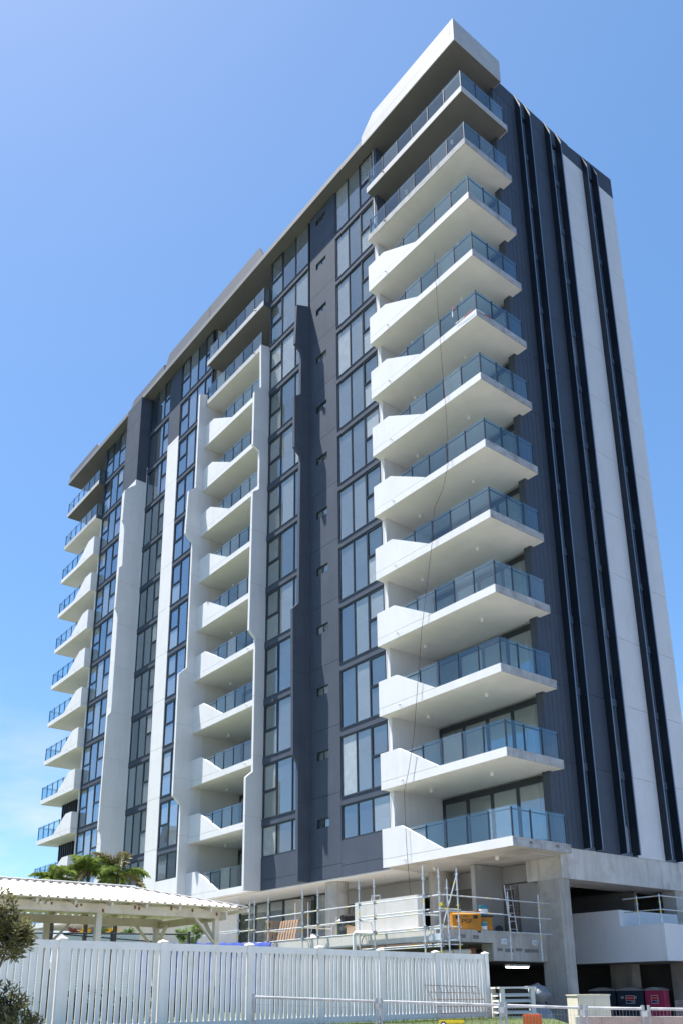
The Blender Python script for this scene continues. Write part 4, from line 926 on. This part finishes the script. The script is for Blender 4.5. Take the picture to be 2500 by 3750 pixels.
# temporary fence panels
TP = [(15.70, -13.66, 1.73), (17.12, -11.75, 1.625), (18.72, -10.12, 1.535), (19.82, -9.21, 1.48), (20.70, -8.60, 1.46), (22.4, -7.3, 1.42)]
TL = ['temporary mesh fence panel farthest left, in front of the white pickets', 'temporary mesh fence panel carrying the yellow sign', 'narrow temporary mesh fence panel in front of the cream cabinet', 'temporary mesh fence panel in front of the portable toilets', 'temporary mesh fence panel at the right edge of the photo']
for i, (a, b) in enumerate(zip(TP, TP[1:])):
    a = Vector(a); b = Vector(b); d = b-a; d2 = Vector((d.x, d.y, 0)).normalized(); nrm = Vector((d2.y, -d2.x, 0))
    t = thing('temporary_fence_panel', TL[i], 'fence panel', (a.x, a.y, -0.35), 0, 'temporary fence panels along the street')
    a2 = a+d2*0.05; b2 = b-d2*0.05
    for p in (a2, b2):
        part('upright', MB().cyl((p.x, p.y, -0.3), (p.x, p.y, p.z+0.06), 0.026, 10), GALV2, t, world=True)
    part('rail', MB().cyl(a2, b2, 0.025, 10), GALV2, t, world=True)
    part('rail', MB().cyl((a2.x, a2.y, 0.0), (b2.x, b2.y, 0.0), 0.020, 8), GALV2, t, world=True)
    part('clamp', MB().box(b2.x-0.035, b2.x+0.11, b2.y-0.03, b2.y+0.07, b2.z-0.13, b2.z-0.03), GALV2, t, world=True)
    part('clamp', MB().cyl((b2.x, b2.y, b2.z-0.02), (b2.x, b2.y, b2.z+0.05), 0.036, 10), GALV2, t, world=True)
    wmb = MB(); L = d.length; nv = int(L/0.062)
    for j in range(1, nv):
        p = a2.lerp(b2, j/nv); wmb.cyl((p.x, p.y, 0.0), (p.x, p.y, p.z), 0.0021, 4)
    for zz in (0.13, 0.38, 0.63, 0.88): 
        wmb.cyl((a2.x, a2.y, a2.z-zz), (b2.x, b2.y, b2.z-zz), 0.0021, 4)
    o = part('wire_mesh', wmb, GALV2, t, world=True); o['kind'] = 'stuff'
    part('base_block', MB().obox((b.x, b.y, -0.28), d2, nrm, (0, 0, 1), 0.12, 0.3, 0.07), CONC, t, world=True)
sgx = Vector((17.12, -11.75, 0)).lerp(Vector((18.72, -10.12, 0)), 0.58)
t = thing('fence_sign', 'small yellow sign with dark lettering hung on the temporary fence', 'sign', (sgx.x+0.03, sgx.y-0.03, 1.16), math.atan2(1.63, 1.60))
YS2 = surf('sign_yellow', (0.75, 0.55, 0.02), 0.5)
part('plate', MB().box(-0.22, 0.24, -0.004, 0.004, -0.18, 0.13), YS2, t)
part('roundel', MB().cyl((-0.14, -0.004, 0.05), (-0.14, -0.008, 0.05), 0.055, 20), BLUED, t); part('roundel', MB().cyl((-0.14, -0.008, 0.05), (-0.14, -0.010, 0.05), 0.03, 20), SW, t)
text('lettering', 'READYFENCE', 0.055, BLUED, t, (0.075, -0.008, 0.05), (R(90), 0, 0))

# ================================================================== PLANTS
def leaf_quads(mb, p, d, n, L, wd, bend=0.2):
    d = d.normalized(); s = d.cross(n).normalized(); up = s.cross(d)
    a = p; m1 = p+d*L*0.45+s*wd/2+up*L*0.05; m2 = p+d*L*0.45-s*wd/2+up*L*0.05; t = p+d*L-up*L*bend
    mb.add([a, m1, t, m2], [(0, 1, 2), (0, 2, 3)])
def rand_dir(rnd):
    z = rnd.uniform(-1, 1); a = rnd.uniform(0, 2*math.pi); r = math.sqrt(1-z*z); return Vector((r*math.cos(a), r*math.sin(a), z))
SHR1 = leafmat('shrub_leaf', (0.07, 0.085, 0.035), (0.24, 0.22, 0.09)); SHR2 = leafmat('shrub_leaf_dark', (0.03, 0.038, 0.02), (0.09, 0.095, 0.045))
BARK = surf('bark', (0.10, 0.08, 0.06), 0.9, 0.3, 10)
def shrub(label, base, blobs, n, leafL, name='coastal_shrub', mats=(SHR1, SHR2), seed=1):
    rnd = random.Random(seed); t = thing(name, label, 'shrub', base); mbs = [MB(), MB()]; st = MB()
    for i in range(n):
        c, r = rnd.choice(blobs); d = rand_dir(rnd); k = rnd.random()**0.45; c = Vector(c); tip = c+d*r*k
        out = (tip-c).normalized()*0.6+Vector((0, 0, 0.7))+rand_dir(rnd)*0.4; out.normalize()
        if k > 0.55 and rnd.random() < 0.4: st.cyl(c+d*r*k*0.3, tip, 0.008, 4, 0.004)
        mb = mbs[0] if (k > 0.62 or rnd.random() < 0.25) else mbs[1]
        for j in range(11):
            a = j*2.4; s = out.orthogonal().normalized(); b = out.cross(s)
            dl = (s*math.cos(a)+b*math.sin(a))*0.9+out*(0.2+0.08*j)
            leaf_quads(mb, tip-out*0.02*(11-j)*0.5, dl, out, leafL*rnd.uniform(0.75, 1.2), leafL*0.30, 0.1)
    for i, mb in enumerate(mbs): part('foliage', mb, mats[i], t, world=True)
    for c, r in blobs: st.cyl(base, c, 0.035, 6, 0.015)
    part('stem', st, BARK, t, world=True)
    return t
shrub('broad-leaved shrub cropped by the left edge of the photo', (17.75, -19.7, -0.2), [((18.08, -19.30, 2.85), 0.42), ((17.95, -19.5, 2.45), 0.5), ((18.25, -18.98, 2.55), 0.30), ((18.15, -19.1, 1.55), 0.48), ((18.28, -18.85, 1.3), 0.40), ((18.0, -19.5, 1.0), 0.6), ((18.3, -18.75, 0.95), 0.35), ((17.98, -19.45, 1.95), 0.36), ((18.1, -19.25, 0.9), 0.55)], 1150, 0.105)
PAL = leafmat('palm_leaf', (0.13, 0.21, 0.04), (0.34, 0.40, 0.12)); PALB = leafmat('palm_leaf_dry', (0.18, 0.18, 0.06), (0.36, 0.31, 0.17))
def palm(label, base, h, fronds, Lf, dry, seed):
    rnd = random.Random(seed); t = thing('palm_tree', label, 'palm', base, 0, 'palms behind the gazebo roof'); top = Vector(base)+Vector((0, 0, h))
    tr = MB(); pts = [Vector(base)+Vector((0.06*math.sin(i), 0.05*math.cos(i*1.3), h*i/8)) for i in range(9)]; pts[0] = Vector(base); pts[-1] = top
    for i in range(8): tr.cyl(pts[i], pts[i+1], 0.10-0.004*i, 8, 0.096-0.004*i)
    part('trunk', tr, BARK, t, world=True)
    for f in range(fronds):
        az = f*2.4+rnd.uniform(-0.3, 0.3); lift = rnd.uniform(0.15, 1.45); mb = MB(); p = top.copy(); el = lift; hd = Vector((math.cos(az), math.sin(az), 0)); seg = 14; L = Lf*rnd.uniform(0.8, 1.1); P = [p.copy()]
        for i in range(seg):
            dv = hd*math.cos(el)+Vector((0, 0, math.sin(el))); p = p+dv*L/seg; P.append(p.copy()); el -= rnd.uniform(0.06, 0.16)
        for i in range(seg): mb.cyl(P[i], P[i+1], 0.018*(1-i/seg)+0.004, 4)
        for i in range(2, seg*2):
            k = i/(seg*2); a = P[int(k*seg)].lerp(P[min(int(k*seg)+1, seg)], k*seg-int(k*seg)); dv = (P[min(int(k*seg)+1, seg)]-P[int(k*seg)]).normalized()
            sd = dv.cross(Vector((0, 0, 1))).normalized(); upv = sd.cross(dv)
            ll = L*0.27*math.sin(math.pi*min(1, 0.18+k*0.86))+0.04
            for s in (1, -1):
                for q in range(2): leaf_quads(mb, a+dv*q*0.02, sd*s+dv*0.55+upv*rnd.uniform(-0.5, 0.45), upv, ll*rnd.uniform(0.8, 1.25), 0.026, rnd.uniform(0.15, 0.5))
        part('frond', mb, PALB if rnd.random() < dry else PAL, t, world=True)
palm('green feathery palm rising behind the middle of the gazebo roof', (-1.2, -10.05, 1.06), 5.2, 11, 1.3, 0.05, 3)
palm('sparse palm with browning fronds, nearest the white pier', (-0.75, -9.1, 1.06), 5.05, 8, 1.5, 0.4, 8)
palm('low green palm partly hidden by the gazebo roof at left', (-1.5, -11.2, 1.06), 4.75, 9, 1.25, 0.1, 14)
BROM = [leafmat('brom_yellow', (0.45, 0.25, 0.02), (0.55, 0.40, 0.03)), leafmat('brom_red', (0.16, 0.02, 0.03), (0.10, 0.08, 0.05)), leafmat('brom_green', (0.06, 0.14, 0.03), (0.15, 0.22, 0.06))]
WALLT = thing('garden_planter', 'white rendered garden planter seen under the gazebo roof', 'planter', (-5.0, -7.9, 1.06), R(67))
part('wall', MB().box(-1.3, 1.6, -0.9, 0.9, 0, 3.12), SOFW, WALLT); part('soil', MB().box(-1.2, 1.5, -0.8, 0.8, 3.12, 3.16), BARK, WALLT)
W2 = thing('garden_planter', 'long white garden wall left of the bromeliads, beyond the chain link', 'wall', (-8.5, -10.6, 1.06), R(67))
part('wall', MB().box(-1.2, 1.6, -0.5, 0.5, 0, 3.35), SOFW, W2); part('coping', MB().box(-1.25, 1.65, -0.55, 0.55, 3.35, 3.40), SOFW, W2)
rnd = random.Random(5); dpl = Vector((math.cos(R(67)), math.sin(R(67)), 0)); npl = Vector((-dpl.y, dpl.x, 0))
for i, (s, mi, nm) in enumerate(((-1.0, 1, 'small dark red bromeliad at the left of the white planter'), (-0.55, 0, 'yellow bromeliad left of the middle of the white planter'), (0.1, 2, 'green bromeliad between the two yellow ones'), (0.55, 0, 'yellow bromeliad right of the middle of the white planter'), (1.2, 2, 'green bromeliad at the right end of the white planter'))):
    c = Vector((-5.0, -7.9, 4.2))+dpl*s-npl*0.55; t = thing('bromeliad', nm, 'plant', c, 0, 'bromeliads in the white planter'); mb = MB()
    for j in range(22):
        a = j*2.4; e = rnd.uniform(0.2, 1.2); leaf_quads(mb, Vector((0, 0, 0)), Vector((math.cos(a)*math.cos(e), math.sin(a)*math.cos(e), math.sin(e))), Vector((0, 0, 1)), rnd.uniform(0.25, 0.42), 0.06, 0.3)
    part('rosette', mb, BROM[mi], t)
shrub('light green young tree beside the gazebo right post', (-4.0, -4.2, 1.06), [((-4.1, -4.2, 4.15), 0.5), ((-3.7, -4.0, 4.45), 0.35), ((-4.5, -4.3, 4.3), 0.3)], 130, 0.13, 'young_tree', (leafmat('lime_leaf', (0.10, 0.20, 0.03), (0.22, 0.32, 0.06)), SHR1), 4)
CAB = thing('cabana', 'small tan hip-roofed cabana far left beyond the chain link fence', 'cabana', (-26.6, -3.2, 1.06), R(67))
TAN = surf('tan_canvas', (0.42, 0.30, 0.16), 0.9, 0.1, 2)
m = MB(); m.add([(-0.85, -0.85, 4.1), (0.85, -0.85, 4.1), (0.85, 0.85, 4.1), (-0.85, 0.85, 4.1), (-0.2, 0, 4.75), (0.2, 0, 4.75)], [(0, 1, 5, 4), (1, 2, 5), (2, 3, 4, 5), (3, 0, 4), (3, 2, 1, 0)])
part('roof', m, TAN, CAB)
for x in (-0.75, 0.75):
    for y in (-0.75, 0.75): part('post', MB().box(x-0.04, x+0.04, y-0.04, y+0.04, 0, 4.1), OLDW, CAB)
# grass along the fence foot
GR = leafmat('grass_blade', (0.07, 0.13, 0.02), (0.16, 0.22, 0.05)); mb = MB(); rnd = random.Random(9)
for i in range(9000):
    if i < 7500: x = rnd.uniform(12.4, 15.3); y = rnd.uniform(-20, -3.3)
    else: x = rnd.uniform(11.2, 12.9); y = rnd.uniform(-20, -4)
    hh = rnd.uniform(0.03, 0.10)*(2.2 if rnd.random() < 0.04 else 1); a = rnd.uniform(0, 6.3); z = ground_z(x)
    d = Vector((math.cos(a), math.sin(a), 0)); mb.add([(x-d.x*0.006, y-d.y*0.006, z-0.01), (x+d.x*0.006, y+d.y*0.006, z-0.01), (x+d.y*hh*0.4, y-d.x*hh*0.4, z+hh)], [(0, 1, 2)])
o = part('grass', mb, GR); o['kind'] = 'stuff'; tag(o, 'short green grass growing along the foot of the picket fence', 'grass')

# ================================================================== ACROSS THE STREET (mirrored in the lower windows)
N = thing('apartment_block', 'white banded apartment block across the street, mirrored in the lower windows', 'building', (-88, -44, -0.35), R(24))
part('body', MB().box(-16, 16, -7, 7, 0, 23.5), CONCL, N)
part('roof', MB().box(-16.6, 16.6, -7.6, 7.6, 23.5, 24.1), WHITE, N)
bandm = MB().box(-16.4, 16.4, 7.0, 8.2, 0, 1.1).mesh('balcony_band', WHITE)
winm = MB().box(-0.9, 0.9, 7.0, 7.06, 0, 1.6).mesh('window', FRAME)
for f in range(7):
    link('balcony_band', bandm, N, (0, 0, 2.4+f*3.05))
    for i in range(10): link('window', winm, N, (-14.2+i*3.15, 0, 3.6+f*3.05))
def broad_tree(label, base, h, r, seed):
    rnd = random.Random(seed); t = thing('broadleaf_tree', label, 'tree', base, 0, 'street trees mirrored in the windows'); b = Vector(base); mb = MB(); tr = MB()
    tr.cyl(b, b+Vector((0, 0, h*0.55)), 0.35, 8, 0.2); cl = []
    for i in range(14):
        d = rand_dir(rnd); c = b+Vector((0, 0, h*0.66))+Vector((d.x*r*0.75, d.y*r*0.75, d.z*h*0.24)); cl.append(c); tr.cyl(b+Vector((0, 0, h*0.4)), c, 0.12, 5, 0.04)
    for i in range(2600):
        c = rnd.choice(cl); d = rand_dir(rnd); p = c+d*r*0.42*rnd.random()**0.4; leaf_quads(mb, p, rand_dir(rnd), rand_dir(rnd), 0.55, 0.32, 0.1)
    part('trunk', tr, BARK, t, world=True); part('crown', mb, SHR1, t, world=True)
for i, (x, y, h) in enumerate(((-52, -34, 15), (-62, -30, 13), (-44, -44, 17), (-70, -27, 16), (-98, -33, 17))):
    broad_tree(('dark street tree across the road', 'short street tree across the road', 'tallest spreading street tree across the road', 'street tree in front of the banded block', 'street tree beyond the banded block')[i]+', mirrored in the lower windows', (x, y, -0.35), h, 4.2, 20+i)

HDG = leafmat('hedge_leaf', (0.02, 0.05, 0.015), (0.07, 0.12, 0.03))
for i, (y0, lab) in enumerate(((-18.5, 'low dark hedge behind the leftmost pickets'), (-14.2, 'low dark hedge under the gazebo, behind the second fence bay'))):
    shrub(lab, (11.9, y0, 1.06), [((12.0-0.1*(j % 2), y0-1.6+0.42*j, 1.45+0.12*(j % 3)), 0.42) for j in range(9)], 300, 0.12, 'garden_hedge', (HDG, SHR2), 40+i)
